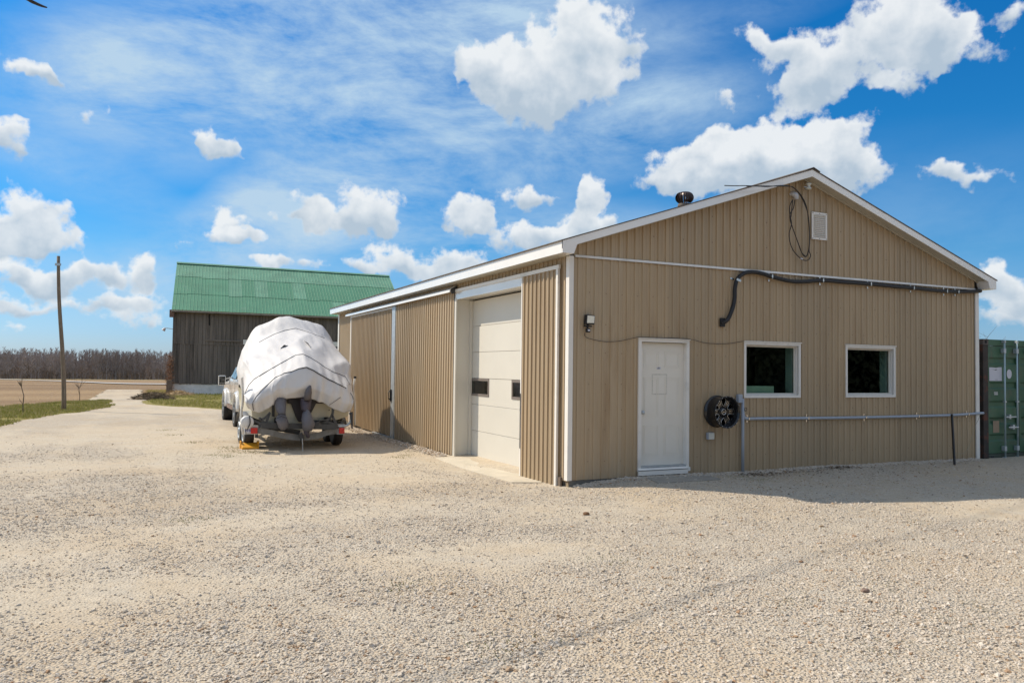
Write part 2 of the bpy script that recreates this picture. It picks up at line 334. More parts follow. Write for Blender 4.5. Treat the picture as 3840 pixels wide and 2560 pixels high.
M_rust = mat('rusty_dark_steel', (.045, .035, .03), .8, .3, 5, .3, 40, col2=(.13, .045, .025), c2s=4, c2t=(.5, .65))
M_paper = mat('white_paper', (.62, .62, .68), .7, .03)
M_rubwall = mat('whitewashed_stone', (.78, .75, .71), .9, .2, 1.6, .8, 4, bdist=.05, col2=(.22, .20, .18), c2s=1.6, c2t=(.55, .68))
M_twig = mat('twigs', (.13, .10, .08), .9, .3, 4)
M_straw = mat('dry_straw', (.36, .25, .13), .9, .3, 4)
M_wire = mat('black_cable', (.025, .02, .018), .6, .2)
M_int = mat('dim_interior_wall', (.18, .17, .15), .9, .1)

def glass_mat(name, tint):
    m = bpy.data.materials.new(name); m.use_nodes = True; nt = m.node_tree; N = nt.nodes; L = nt.links; N.remove(N['Principled BSDF'])
    t = N.new('ShaderNodeBsdfTransparent'); t.inputs[0].default_value = (*tint, 1); g = N.new('ShaderNodeBsdfGlossy'); g.inputs['Roughness'].default_value = .015
    f = N.new('ShaderNodeFresnel'); f.inputs[0].default_value = 1.5; mx = N.new('ShaderNodeMixShader'); ge = N.new('ShaderNodeNewGeometry'); fm = N.new('ShaderNodeMath'); fm.operation = 'MULTIPLY_ADD'; L.new(ge.outputs['Backfacing'], fm.inputs[0]); fm.inputs[1].default_value = -1; fm.inputs[2].default_value = 1; f2 = N.new('ShaderNodeMath'); f2.operation = 'MULTIPLY'; L.new(f.outputs[0], f2.inputs[0]); L.new(fm.outputs[0], f2.inputs[1]); L.new(f2.outputs[0], mx.inputs[0]); L.new(t.outputs[0], mx.inputs[1]); L.new(g.outputs[0], mx.inputs[2])
    L.new(mx.outputs[0], N['Material Output'].inputs[0]); return m
M_pane = glass_mat('window_glass', (.66, .74, .70))

def ground_mat(name, kind):
    m = bpy.data.materials.new(name); m.use_nodes = True; nt = m.node_tree; N = nt.nodes; L = nt.links; b = N['Principled BSDF']
    b.inputs['Roughness'].default_value = .95; b.inputs['Specular IOR Level'].default_value = .15
    tc = N.new('ShaderNodeTexCoord'); O = tc.outputs['Object']
    def noise(s, d=6, r=.6, vec=O, dist=0):
        n = N.new('ShaderNodeTexNoise'); n.inputs['Scale'].default_value = s; n.inputs['Detail'].default_value = d; n.inputs['Roughness'].default_value = r; n.inputs['Distortion'].default_value = dist; L.new(vec, n.inputs['Vector']); return n.outputs['Fac']
    def mr(v, a, b_, c, d):
        n = N.new('ShaderNodeMapRange'); L.new(v, n.inputs[0])
        for i, q in enumerate((a, b_, c, d)): n.inputs[i+1].default_value = q
        return n.outputs[0]
    def mix(f, a, b_, bt='MIX'):
        n = N.new('ShaderNodeMix'); n.data_type = 'RGBA'; n.blend_type = bt
        for i, q in ((0, f), (6, a), (7, b_)):
            if isinstance(q, (tuple,)): n.inputs[i].default_value = (*q, 1)
            elif isinstance(q, float): n.inputs[i].default_value = q
            else: L.new(q, n.inputs[i])
        return n.outputs[2]
    if kind == 'gravel':
        at_ = N.new('ShaderNodeAttribute'); at_.attribute_name = 'gravel'
        gv = at_.outputs['Fac']
        fine = noise(3.0, 8, .7)
        add = N.new('ShaderNodeMath'); add.operation = 'ADD'; L.new(gv, add.inputs[0]); L.new(mr(fine, .3, .7, -.35, .35), add.inputs[1])
        gf = mr(add.outputs[0], .25, .75, .30, 1)
        sand = mix(mr(noise(.9, 5), .35, .7, 0, 1), (.52, .445, .34), (.475, .39, .28))
        sand = mix(mr(noise(.45, 6, .7), .53, .72, 0, .8), sand, (.44, .325, .20))
        sand = mix(mr(noise(40, 4), .35, .7, 0, .7), sand, (.60, .53, .42))
        vo = N.new('ShaderNodeTexVoronoi'); vo.inputs['Scale'].default_value = 42; L.new(O, vo.inputs['Vector'])
        hs = N.new('ShaderNodeSeparateColor'); L.new(vo.outputs['Color'], hs.inputs[0])
        st = mix(hs.outputs[0], (.60, .54, .455), (.50, .435, .355))
        st = mix(mr(hs.outputs[1], .86, 1, 0, .8), st, (.34, .22, .13))
        st = mix(mr(vo.outputs['Distance'], .35, .75, 0, .6), st, (.40, .315, .215))
        c = mix(gf, sand, st)
        hi = mix(mr(noise(.35, 4, .6), .35, .65, 0, .35), c, (.56, .49, .39))
        sc1 = N.new('ShaderNodeVectorMath'); sc1.operation = 'SCALE'; L.new(hi, sc1.inputs[0]); L.new(mr(noise(7, 8, .8), .3, .7, .80, 1.14), sc1.inputs['Scale']); hi = sc1.outputs[0]
        hi = mix(mr(noise(1.7, 8, .75), .5, .68, 0, .55), hi, (.47, .43, .37))
        br = mr(noise(.38, 7, .68, O, .4), .46, .70, 0, .6)
        hi = mix(br, hi, (.50, .385, .255))
        mp2 = N.new('ShaderNodeMapping'); mp2.inputs['Rotation'].default_value = (0, 0, R(-12)); mp2.inputs['Scale'].default_value = (.10, 1.5, 1); L.new(O, mp2.inputs[0])
        hi = mix(mr(noise(1.0, 5, .6, mp2.outputs[0], .3), .55, .72, 0, .45), hi, (.47, .37, .255))
        L.new(hi, b.inputs['Base Color'])
        h = N.new('ShaderNodeMath'); h.operation = 'MULTIPLY'; L.new(mr(vo.outputs['Distance'], 0, .7, 1, 0), h.inputs[0]); L.new(mr(gf, 0, 1, .15, 1), h.inputs[1])
        h2 = N.new('ShaderNodeMath'); h2.operation = 'ADD'; L.new(h.outputs[0], h2.inputs[0]); L.new(mr(noise(60, 5), 0, 1, 0, .5), h2.inputs[1])
        bp = N.new('ShaderNodeBump'); bp.inputs['Strength'].default_value = .9; bp.inputs['Distance'].default_value = .017; L.new(h2.outputs[0], bp.inputs['Height']); L.new(bp.outputs[0], b.inputs['Normal'])
    elif kind == 'lawn':
        c = mix(mr(noise(.7, 6), .35, .65, 0, 1), (.27, .25, .06), (.36, .29, .11))
        c = mix(mr(noise(6, 6), .45, .7, 0, .8), c, (.38, .30, .14))
        c = mix(mr(noise(30, 4), .4, .7, 0, .7), c, (.07, .09, .02))
        L.new(c, b.inputs['Base Color'])
        bp = N.new('ShaderNodeBump'); bp.inputs['Distance'].default_value = .05; L.new(noise(25, 6), bp.inputs['Height']); L.new(bp.outputs[0], b.inputs['Normal'])
    else:
        mp = N.new('ShaderNodeMapping'); mp.inputs['Rotation'].default_value = (0, 0, R(-4)); mp.inputs['Scale'].default_value = (.012, .10, 1); L.new(O, mp.inputs[0])
        c = mix(mr(noise(1, 7, .6, mp.outputs[0], .4), .40, .60, 0, 1), (.32, .22, .125), (.20, .13, .075))
        c = mix(mr(noise(.9, 6), .45, .8, 0, .5), c, (.33, .25, .16))
        # the strip of rough grass in front of the wood
        sp = N.new('ShaderNodeSeparateXYZ'); L.new(O, sp.inputs[0])
        ad = N.new('ShaderNodeMath'); ad.operation = 'ADD'; L.new(sp.outputs[1], ad.inputs[0]); L.new(mr(noise(.02, 3), 0, 1, -40, 40), ad.inputs[1])
        c = mix(mr(ad.outputs[0], 255, 300, 0, 1), c, (.27, .22, .12))
        L.new(c, b.inputs['Base Color'])
        bp = N.new('ShaderNodeBump'); bp.inputs['Distance'].default_value = .25; L.new(noise(1.5, 8), bp.inputs['Height']); L.new(bp.outputs[0], b.inputs['Normal'])
    return m
M_gravel = ground_mat('gravel_and_dirt', 'gravel'); M_lawn = ground_mat('spring_lawn', 'lawn'); M_field = ground_mat('ploughed_field', 'field')

# ------------------------------------------------------------------ ground sheets
def graded(a, b, fine_a, fine_b, s, growth=1.12):
    xs = list(np.arange(fine_a, fine_b+1e-6, s)); st = s; x = xs[-1]
    while x < b: st *= growth; x = min(b, x+st); xs.append(x)
    st = s; x = fine_a
    while x > a: st *= growth; x = max(a, x-st); xs.insert(0, x)
    return np.array(xs)
def sheet(name, X, Y, dz, m, kind='structure', attr=None):
    Zz = gh(X, Y) + dz; a, b = X.shape
    v = np.stack([X, Y, Zz], -1).reshape(-1, 3)
    idx = np.arange(a*b).reshape(a, b); f = np.stack([idx[:-1,:-1], idx[:-1,1:], idx[1:,1:], idx[1:,:-1]], -1).reshape(-1, 4)
    me = bpy.data.meshes.new(name); me.from_pydata(v.tolist(), [], f.tolist()); me.materials.append(m)
    me.polygons.foreach_set('use_smooth', [True]*len(me.polygons))
    if attr is not None:
        A = me.attributes.new('gravel', 'FLOAT', 'POINT'); A.data.foreach_set('value', attr.reshape(-1).astype(np.float32))
    o = bpy.data.objects.new(name, me); COL.objects.link(o); o['kind'] = kind; return o
ys = graded(-900, 1500, -12, 60, .6, 1.15); xs = graded(-1300, 1300, -22, 22, .6, 1.15)
X, Y = np.meshgrid(xs, ys); sheet('field', X, Y, -.035, M_field)

def poly_interp(pts, y):
    pts = sorted(pts, key=lambda p: p[1]); return np.interp(y, [p[1] for p in pts], [p[0] for p in pts])
LB = [(-40, -14), (-26, -8), (-13.5, 0), (-10.8, 8)] + [tuple(atg(*z7(a, b))[:2]) for a, b in ((0,1465),(170,1410),(300,1385),(550,1355),(890,1300),(840,1268),(700,1256))]
RB = [(30, -14), (30, 15.5), (1.0, 16), (.4, 22)] + [tuple(atg(*z7(a, b))[:2]) for a, b in ((1673,1322),(1300,1301),(1150,1284),(1120,1258))]
LBm = {}; 
def lb(y): return poly_interp(LB, y) + (fbm(np.asarray(y)*.9, np.asarray(y)*0+3, 3)-.5)*.6*sst(0, 12, y)
def rb(y): return poly_interp(RB, y) + (fbm(np.asarray(y)*.9, np.asarray(y)*0+9, 3)-.5)*.8*sst(15, 22, y)
def gravel_amount(x, y):
    n = fbm(x*.55+y*.12, y*.55, 4); m_ = fbm(x*.16+5, y*.16+2, 3)
    a = (n-.5)*1.9 + (m_-.5)*1.5 + .58
    a = a + .5*sst(-4, -8, y)
    tr = np.exp(-((y+1.9+.10*x+.5*np.sin(x*.6))/.8)**2)            # compacted wheel tracks across the yard
    tr2 = np.exp(-((y+3.9+.05*x)/.5)**2)
    a = a - .55*tr*sst(2.5, -2, x+.0*y) - .35*tr2
    a = a + 1.0*np.exp(-((y+.6)/.55)**2)*(x > -.6)                 # fresh stone along the walls
    a = a + .8*np.exp(-((x+.45)/.35)**2)*(y > 4.6)*(y < 16)
    a = a - .9*np.exp(-((x+2.6)/1.5)**2-((y-4.0)/2.0)**2)
    for k in (0, 1, 2, 3):
        c = -4.6-.75*k*1.9+.035*(y-8)+.5*np.sin(y*.13+k)
        a = a - .35*np.exp(-((x-c)/.22)**2)*sst(-1, 4, y)
    return np.clip(a, 0, 1)
yr = np.concatenate([np.arange(-14, -11, .25), np.arange(-11, 9, .12), np.arange(9, 62, .35)])
t = np.linspace(0, 1, 150)
# columns concentrated in front of the camera
rows = []
for y in yr:
    a, b = float(lb(y)), float(rb(y)); c = np.clip(-3.0, a, b)
    u = np.sinh((t-.5)*4)/np.sinh(2); xsr = np.where(u < 0, c+(c-a)*u, c+(b-c)*u); rows.append(xsr)
X = np.array(rows); Y = np.repeat(yr[:, None], 150, 1)
sheet('gravel_yard', X, Y, 0, M_gravel, attr=gravel_amount(X, Y))
# lawns
yr = np.arange(-14, 46, .5)
fl = [tuple(atg(*z7(a, b))[:2]) for a, b in ((0,1310),(240,1290),(500,1272),(880,1262))]
FL = [(-60, -14), (-34, 5), (-22, 20)] + fl
X = np.array([np.linspace(min(float(poly_interp(FL, y)), float(lb(y))-.05), float(lb(y))+.15, 20) for y in yr]); Y = np.repeat(yr[:, None], 20, 1)
o_lawn = sheet('lawn', X, Y, -.012, M_lawn)
bl = atg(640, 1478)
yr = np.arange(15, 75, .6)
X = np.array([np.linspace(float(rb(y))-.6 if y < RB[-1][1] else RB[-1][0]+(y-RB[-1][1])*.3, 45, 60) for y in yr]); Y = np.repeat(yr[:, None], 60, 1)
o_lawn2 = sheet('lawn', X, Y, -.012, M_lawn)
# pale farm track along the foot of the wood
p = [atg(*z7(a, b)) for a, b in ((-900,1070),(-200,1085),(0,1092),(470,1107),(880,1125),(1300,1132),(2200,1140))]
tr = MB(); P = []
for q in spline(p, 6):
    P.append([(q.x, q.y-5, G(q.x, q.y-5)+.1), (q.x, q.y+7, G(q.x, q.y+7)+.1)])
tr.grid(P).build('track', mat('pale_track', (.50, .50, .50), .9, .2, .3), kind='structure')

def gn_scatter(name, pts, m, inst, smin, smax, flat=.6, seed=1, sizes=None):
    me = bpy.data.meshes.new(name); me.from_pydata(pts.tolist(), [], []); me.materials.append(m)
    if sizes is not None:
        A = me.attributes.new('size', 'FLOAT', 'POINT'); A.data.foreach_set('value', sizes.astype(np.float32))
    o = bpy.data.objects.new(name, me); COL.objects.link(o); o['kind'] = 'stuff'
    ng = bpy.data.node_groups.new(name, 'GeometryNodeTree'); ng.interface.new_socket('Geometry', in_out='INPUT', socket_type='NodeSocketGeometry'); ng.interface.new_socket('Geometry', in_out='OUTPUT', socket_type='NodeSocketGeometry')
    N = ng.nodes; L = ng.links; gi = N.new('NodeGroupInput'); go = N.new('NodeGroupOutput')
    ip = N.new('GeometryNodeInstanceOnPoints'); mp = N.new('GeometryNodeMeshToPoints'); L.new(gi.outputs[0], mp.inputs[0]); L.new(mp.outputs[0], ip.inputs['Points'])
    if inst == 'rock':
        ic = N.new('GeometryNodeMeshIcoSphere'); ic.inputs['Radius'].default_value = 1; ic.inputs['Subdivisions'].default_value = 2
        nz = N.new('ShaderNodeTexNoise'); nz.inputs['Scale'].default_value = 1.1; nz.inputs['Detail'].default_value = 2
        ps = N.new('GeometryNodeInputPosition'); L.new(ps.outputs[0], nz.inputs['Vector'])
        sb = N.new('ShaderNodeVectorMath'); sb.operation = 'SUBTRACT'; L.new(nz.outputs['Color'], sb.inputs[0]); sb.inputs[1].default_value = (.5, .5, .5)
        sc = N.new('ShaderNodeVectorMath'); sc.operation = 'SCALE'; L.new(sb.outputs[0], sc.inputs[0]); sc.inputs['Scale'].default_value = 2.2
        sp = N.new('GeometryNodeSetPosition'); L.new(ic.outputs[0], sp.inputs[0]); L.new(sc.outputs[0], sp.inputs['Offset'])
        geo = sp.outputs[0]
    else:
        co = N.new('GeometryNodeMeshCone'); co.inputs['Vertices'].default_value = 3; co.inputs['Radius Bottom'].default_value = .22; co.inputs['Radius Top'].default_value = 0; co.inputs['Depth'].default_value = 1.6
        geo = co.outputs[0]
    sm = N.new('GeometryNodeSetMaterial'); sm.inputs['Material'].default_value = m; L.new(geo, sm.inputs[0]); L.new(sm.outputs[0], ip.inputs['Instance'])
    rv = N.new('FunctionNodeRandomValue'); rv.data_type = 'FLOAT_VECTOR'; rv.inputs['Seed'].default_value = seed
    if inst == 'rock': rv.inputs[0].default_value = (-.5, -.5, 0); rv.inputs[1].default_value = (.5, .5, 6.28)
    else: rv.inputs[0].default_value = (-.55, -.55, 0); rv.inputs[1].default_value = (.55, .55, 6.28)
    L.new(rv.outputs[0], ip.inputs['Rotation'])
    r2 = N.new('FunctionNodeRandomValue'); r2.data_type = 'FLOAT_VECTOR'; r2.inputs['Seed'].default_value = seed+5
    r2.inputs[0].default_value = (.75, .6, flat*.7); r2.inputs[1].default_value = (1.35, 1.1, flat*1.3)
    if sizes is not None:
        na = N.new('GeometryNodeInputNamedAttribute'); na.data_type = 'FLOAT'; na.inputs['Name'].default_value = 'size'; v = na.outputs[0]
    else:
        r3 = N.new('FunctionNodeRandomValue'); r3.data_type = 'FLOAT'; r3.inputs[2].default_value = smin; r3.inputs[3].default_value = smax; r3.inputs['Seed'].default_value = seed+9; v = r3.outputs[1]
    s3 = N.new('ShaderNodeVectorMath'); s3.operation = 'SCALE'; L.new(r2.outputs[0], s3.inputs[0]); L.new(v, s3.inputs['Scale']); L.new(s3.outputs[0], ip.inputs['Scale'])
    L.new(ip.outputs[0], go.inputs[0])
    md = o.modifiers.new('scatter', 'NODES'); md.node_group = ng; return o
def inst_mat(name, cols, rough=.9):
    m = bpy.data.materials.new(name); m.use_nodes = True; nt = m.node_tree; N = nt.nodes; L = nt.links; b = N['Principled BSDF']; b.inputs['Roughness'].default_value = rough; b.inputs['Specular IOR Level'].default_value = .2
    oi = N.new('ShaderNodeObjectInfo'); rp = N.new('ShaderNodeValToRGB'); rp.color_ramp.interpolation = 'LINEAR'; L.new(oi.outputs['Random'], rp.inputs[0])
    e = rp.color_ramp.elements
    while len(e) < len(cols): e.new(.5)
    for i, (p_, c) in enumerate(cols): e[i].position = p_; e[i].color = (*c, 1)
    L.new(rp.outputs[0], b.inputs['Base Color']); return m
M_stone = inst_mat('loose_stones', [(0, (.57, .50, .42)), (.35, (.51, .44, .36)), (.6, (.61, .545, .465)), (.88, (.48, .40, .31)), (.96, (.38, .28, .19)), (1, (.36, .22, .13))])
# loose stones near the camera, thinning with distance
n = 430000
d = 3.2 + 22*RNG.random(n)**1.25; a = YAW + (RNG.random(n)-.5)*1.75
px_, py_ = CAM.x+d*np.sin(a), CAM.y+d*np.cos(a)
ga = gravel_amount(px_, py_); clump = fbm(px_*2.2, py_*2.2, 3)
keep = (RNG.random(n) < np.clip(ga*.9+.34, .3, 1)*np.clip((clump-.2)*2.2, .4, 1)*sst(27, 9, d)) & ~((px_ > -.15) & (py_ > -.03)) & (px_ > lb(py_)) & ~((py_ > 16) & (px_ > rb(py_)))
px_, py_, ga = px_[keep], py_[keep], ga[keep]
sz = np.exp(RNG.normal(-5.02, .40, len(px_)))*(.78+.42*ga); sz = np.clip(sz, .003, .024)
pts = np.stack([px_, py_, gh(px_, py_)+sz*.12], -1)
m2 = 9000
ex = RNG.random(m2)*9.6+.05; ey = -.035-np.abs(RNG.normal(0, .10, m2)); es = np.clip(np.exp(RNG.normal(-4.5, .35, m2)), .006, .024)
lx = -.17-np.abs(RNG.normal(0, .12, 5000)); ly = 4.9+RNG.random(5000)*11; ls = np.clip(np.exp(RNG.normal(-4.3, .4, 5000)), .006, .04)
ex = np.concatenate([ex, lx]); ey = np.concatenate([ey, ly]); es = np.concatenate([es, ls])
pts = np.concatenate([pts, np.stack([ex, ey, gh(ex, ey)+es*.4+.02*np.exp(-(np.minimum(np.abs(ey), np.abs(ex+.15))/.08)**2)], -1)]); sz = np.concatenate([sz, es])
gn_scatter('gravel_stones', pts, M_stone, 'rock', 0, 0, .62, 3, sz)
# grass
def grass_on(name, xfun, yr_, n, seed, s=(.03, .075), dens=None):
    y = yr_[0]+(yr_[1]-yr_[0])*RNG.random(n)**1.3; x0, x1 = xfun(y); x = x0+(x1-x0)*RNG.random(n)
    k = fbm(x*.5, y*.5, 3) > (.33 if dens is None else dens); x, y = x[k], y[k]
    return gn_scatter(name, np.stack([x, y, gh(x, y)+.01], -1), M_grass, 'blade', s[0], s[1], 1, seed)
M_grass = inst_mat('grass_blades', [(0, (.26, .27, .06)), (.45, (.34, .32, .08)), (.75, (.44, .36, .14)), (1, (.52, .42, .24))])
grass_on('grass', lambda y: (np.maximum(lb(y)-9, poly_interp(FL, y)), lb(y)+.12), (10, 36), 60000, 21)
grass_on('grass', lambda y: (rb(y)+.3, rb(y)*0+9), (18, 58), 60000, 31)

# ------------------------------------------------------------------ the tan workshop
W, LEN, HT, HR = 9.734, 15.95, 3.515, 5.29
shop = thing('workshop', 'long tan metal clad workshop with a white trimmed gable and overhead door', 'workshop')
PITCH, PW = .1524, .9144
def ribbed(u0, u1, zb, zt, P3, cuts=(), opens=(), depth=.017, name='siding_panel', m=None, parent=None, off=0.0):
    """ribbed steel sheets from u0 to u1; P3(u, n, z) -> world point, n = outward offset"""
    m = m or M_tan; parent = parent or shop
    a = u0; k = 0; jr = random.Random(int(u0*100)+int(u1*10))
    while a < u1-.02:
        b = min(a+PW, u1); br = {a, b}
        i0 = math.floor(a/PITCH)-1; i1 = math.ceil(b/PITCH)+1
        prof = []
        for i in range(i0, i1):
            c = i*PITCH
            prof += [(c-.026, 0), (c-.019, depth), (c+.019, depth), (c+.026, 0), (c+.064, 0), (c+.069, .004), (c+.083, .004), (c+.088, 0)]
        def h(u): return float(np.interp(u, [q[0] for q in prof], [q[1] for q in prof]))
        for q in prof:
            if a < q[0] < b: br.add(q[0])
        for (oa, ob, _, _) in opens:
            for e in (oa, ob):
                if a < e < b: br.add(e)
        for e in cuts:
            if a < e < b: br.add(e)
        br = sorted(br); mb = MB(); mb2 = MB(); wob = off+jr.uniform(0, .0025); full = any(oa <= a and b <= ob for oa, ob, _, _ in opens)
        for p_, q_ in zip(br[:-1], br[1:]):
            if q_-p_ < 1e-5: continue
            mid = (p_+q_)/2; segs = [(0., 1.)]
            zb_, zt_ = (zb(mid) if callable(zb) else zb), (zt(mid) if callable(zt) else zt)
            zs = [(None, None)]
            ivs = [('b', 't')]
            for (oa, ob, oz0, oz1) in opens:
                if oa < mid < ob:
                    ivs = []
                    if oz0 > zb_+.01: ivs.append(('b', oz0))
                    if oz1 < zt_-.01: ivs.append((oz1, 't'))
            hp, hq = h(p_+1e-6)+wob, h(q_-1e-6)+wob
            for lo_, hi_ in ivs:
                f = lambda e, u: (zb(u) if callable(zb) else zb) if e == 'b' else ((zt(u) if callable(zt) else zt) if e == 't' else e)
                mq = mb2 if (full and lo_ != 'b') else mb; n0 = len(mq.v); mq.v += [tuple(P3(p_, hp, f(lo_, p_))), tuple(P3(q_, hq, f(lo_, q_))), tuple(P3(q_, hq, f(hi_, q_))), tuple(P3(p_, hp, f(hi_, p_)))]
                mq.f.append((n0, n0+1, n0+2, n0+3))
        if m in M_tans: m = M_tans[jr.choice((0, 0, 1, 2))]
        if mb.f: mb.build(name, m, parent, fix=False)
        if mb2.f: mb2.build(name, m, parent, fix=False)
        a = b; k += 1
front = lambda u, n_, z: (u, -.002-n_, z)
left = lambda u, n_, z: (-.002-n_, u, z)
backw = lambda u, n_, z: (u, LEN+.002+n_, z)
rightw = lambda u, n_, z: (W+.002+n_, u, z)
WIN = [(3.535, 4.765, 1.317, 2.21), (5.990, 7.242, 1.317, 2.21)]
DOORO = (1.325, 2.252, -.2, 2.20)
zroof = lambda x: 5.41 - abs(x-W/2)*.332 - .125 + .004
ribbed(.06, W-.04, lambda u: -.02+.02*(u < .9)-.05*(u > 5), HT-.02, front, opens=WIN+[DOORO])
ribbed(.06, W-.04, HT+.02, lambda u: zroof(u)-.005, front, cuts=(W/2,), depth=.021, off=.004)
ribbed(.04, LEN-.02, 3.36, HT, left, opens=())
ribbed(.04, .30, -.02, 3.36, left)
ribbed(14.04, LEN-.02, -.02, 3.36, left)
ribbed(.06, W-.04, -.1, lambda u: zroof(u)-.005, backw, cuts=(W/2,))
ribbed(.04, LEN-.02, -.1, HT, rightw)
# wall core (girts and liner): keeps daylight out, leaves the openings free
core = MB()
def wall_core(mb, a0, a1, z0, z1, ops, y0, y1):
    e = sorted({a0, a1} | {o_[0] for o_ in ops} | {o_[1] for o_ in ops})
    for p_, q_ in zip(e[:-1], e[1:]):
        mid = (p_+q_)/2; op = [o_ for o_ in ops if o_[0] < mid < o_[1]]
        if op:
            if op[0][2] > z0: mb.box(p_, q_, y0, y1, z0, op[0][2])
            mb.box(p_, q_, y0, y1, op[0][3], z1)
        else: mb.box(p_, q_, y0, y1, z0, z1)
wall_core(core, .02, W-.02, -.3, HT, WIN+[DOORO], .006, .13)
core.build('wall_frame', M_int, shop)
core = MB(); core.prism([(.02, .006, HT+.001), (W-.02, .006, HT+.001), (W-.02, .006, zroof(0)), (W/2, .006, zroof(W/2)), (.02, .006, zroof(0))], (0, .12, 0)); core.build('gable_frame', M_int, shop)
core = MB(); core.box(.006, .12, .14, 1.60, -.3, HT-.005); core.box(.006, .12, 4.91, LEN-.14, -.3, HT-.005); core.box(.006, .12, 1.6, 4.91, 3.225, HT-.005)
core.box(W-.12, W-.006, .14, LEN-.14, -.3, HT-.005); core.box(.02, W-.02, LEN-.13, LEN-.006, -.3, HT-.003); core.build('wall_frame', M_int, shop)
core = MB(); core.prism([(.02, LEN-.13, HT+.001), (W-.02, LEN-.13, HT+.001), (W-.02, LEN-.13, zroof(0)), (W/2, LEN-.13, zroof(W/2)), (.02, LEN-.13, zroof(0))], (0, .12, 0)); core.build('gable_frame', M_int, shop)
MB().box(.42, W-.13, .14, LEN-.14, -.3, -.14).build('floor', M_conc, shop)
# concrete footing showing below the steel at the near corner and under the door
mb = MB(); mb.box(.012, 1.3, .012, .10, -.3, -.004); mb.box(1.3, 2.28, -.02, .10, -.3, .015); mb.build('footing', mat('stained_footing', (.26, .20, .13), .9, .3, 5, .4, 30), shop)
mb = MB(); mb.box(-.055, -.02, .155, .235, -.14, .03); mb.build('corner_block', M_wood, shop)
# trims
mb = MB(); mb.box(-.04, .042, -.04, -.022, .0, HT-.005); mb.box(-.04, -.022, -.022, .062, .0, HT-.005); mb.build('corner_trim', M_white, shop)
mb = MB(); mb.box(W-.06, W+.045, -.045, -.022, -.07, HT-.02); mb.box(W+.022, W+.045, -.022, .1, -.07, HT-.02); mb.build('corner_trim', M_white, shop)
mb = MB(); mb.box(-.045, -.022, LEN-.10, LEN+.045, -.1, HT); mb.build('corner_trim', M_white, shop)
mb = MB(); mb.prism([(.07, -.046, HT-.018), (.07, -.023, HT-.018), (.07, -.001, HT+.026), (.07, -.036, HT+.018)], (W-.12, 0, 0)); mb.build('belt_trim', M_white, shop)
# screws
mb = MB()
for zz in (.28, .78, 1.08, 1.50, 2.0, 2.45, 2.95):
    for i in range(1, 64):
        x = i*PITCH+.048+random.uniform(-.006, .006)
        if x > W-.1: break
        if i % 2: continue
        if any(o_[0]-.08 < x < o_[1]+.08 and o_[2]-.1 < zz < o_[3]+.1 for o_ in WIN+[DOORO]): continue
        z_ = zz+random.uniform(-.008, .008); mb.box(x-.005, x+.005, -.009, -.003, z_-.005, z_+.005)
for zz in (3.95, 4.4):
    for i in range(2, 62, 4):
        x = i*PITCH+.05
        if zroof(x) > zz+.2: mb.box(x-.006, x+.006, -.016, -.006, zz-.006, zz+.006)
mb.build('screw', mat('screw_heads', (.16, .10, .06), .6), shop, kind='stuff')

# roof: shingled slabs, fascia, soffit
OV, OX, TH = .24, .285, .016
sl = .332
def zr(x): return 5.41 - abs(x-W/2)*sl
for s in (-1, 1):
    xe = W/2 + s*(W/2+OX+.03)
    mb = MB(); mb.prism([(W/2, -OV-.035, zr(W/2)), (xe, -OV-.035, zr(xe)), (xe, -OV-.035, zr(xe)+TH), (W/2, -OV-.035, zr(W/2)+TH)], (0, LEN+2*OV+.07, 0))
    rf = mb.build('roof', M_roofd, shop)
mb = MB()
for k_ in range(0, 56):
    y0 = -OV-.05+k_*.3; mb.prism([(W/2-.16, y0, zr(W/2-.16)+TH+.004), (W/2, y0, zr(W/2)+TH+.012), (W/2+.16, y0, zr(W/2+.16)+TH+.004), (W/2+.16, y0, zr(W/2+.16)+TH+.014), (W/2, y0, zr(W/2)+TH+.024), (W/2-.16, y0, zr(W/2-.16)+TH+.014)], (0, .292, 0))
mb.build('ridge_shingle', M_roofd, shop, kind='stuff')
FH = .125
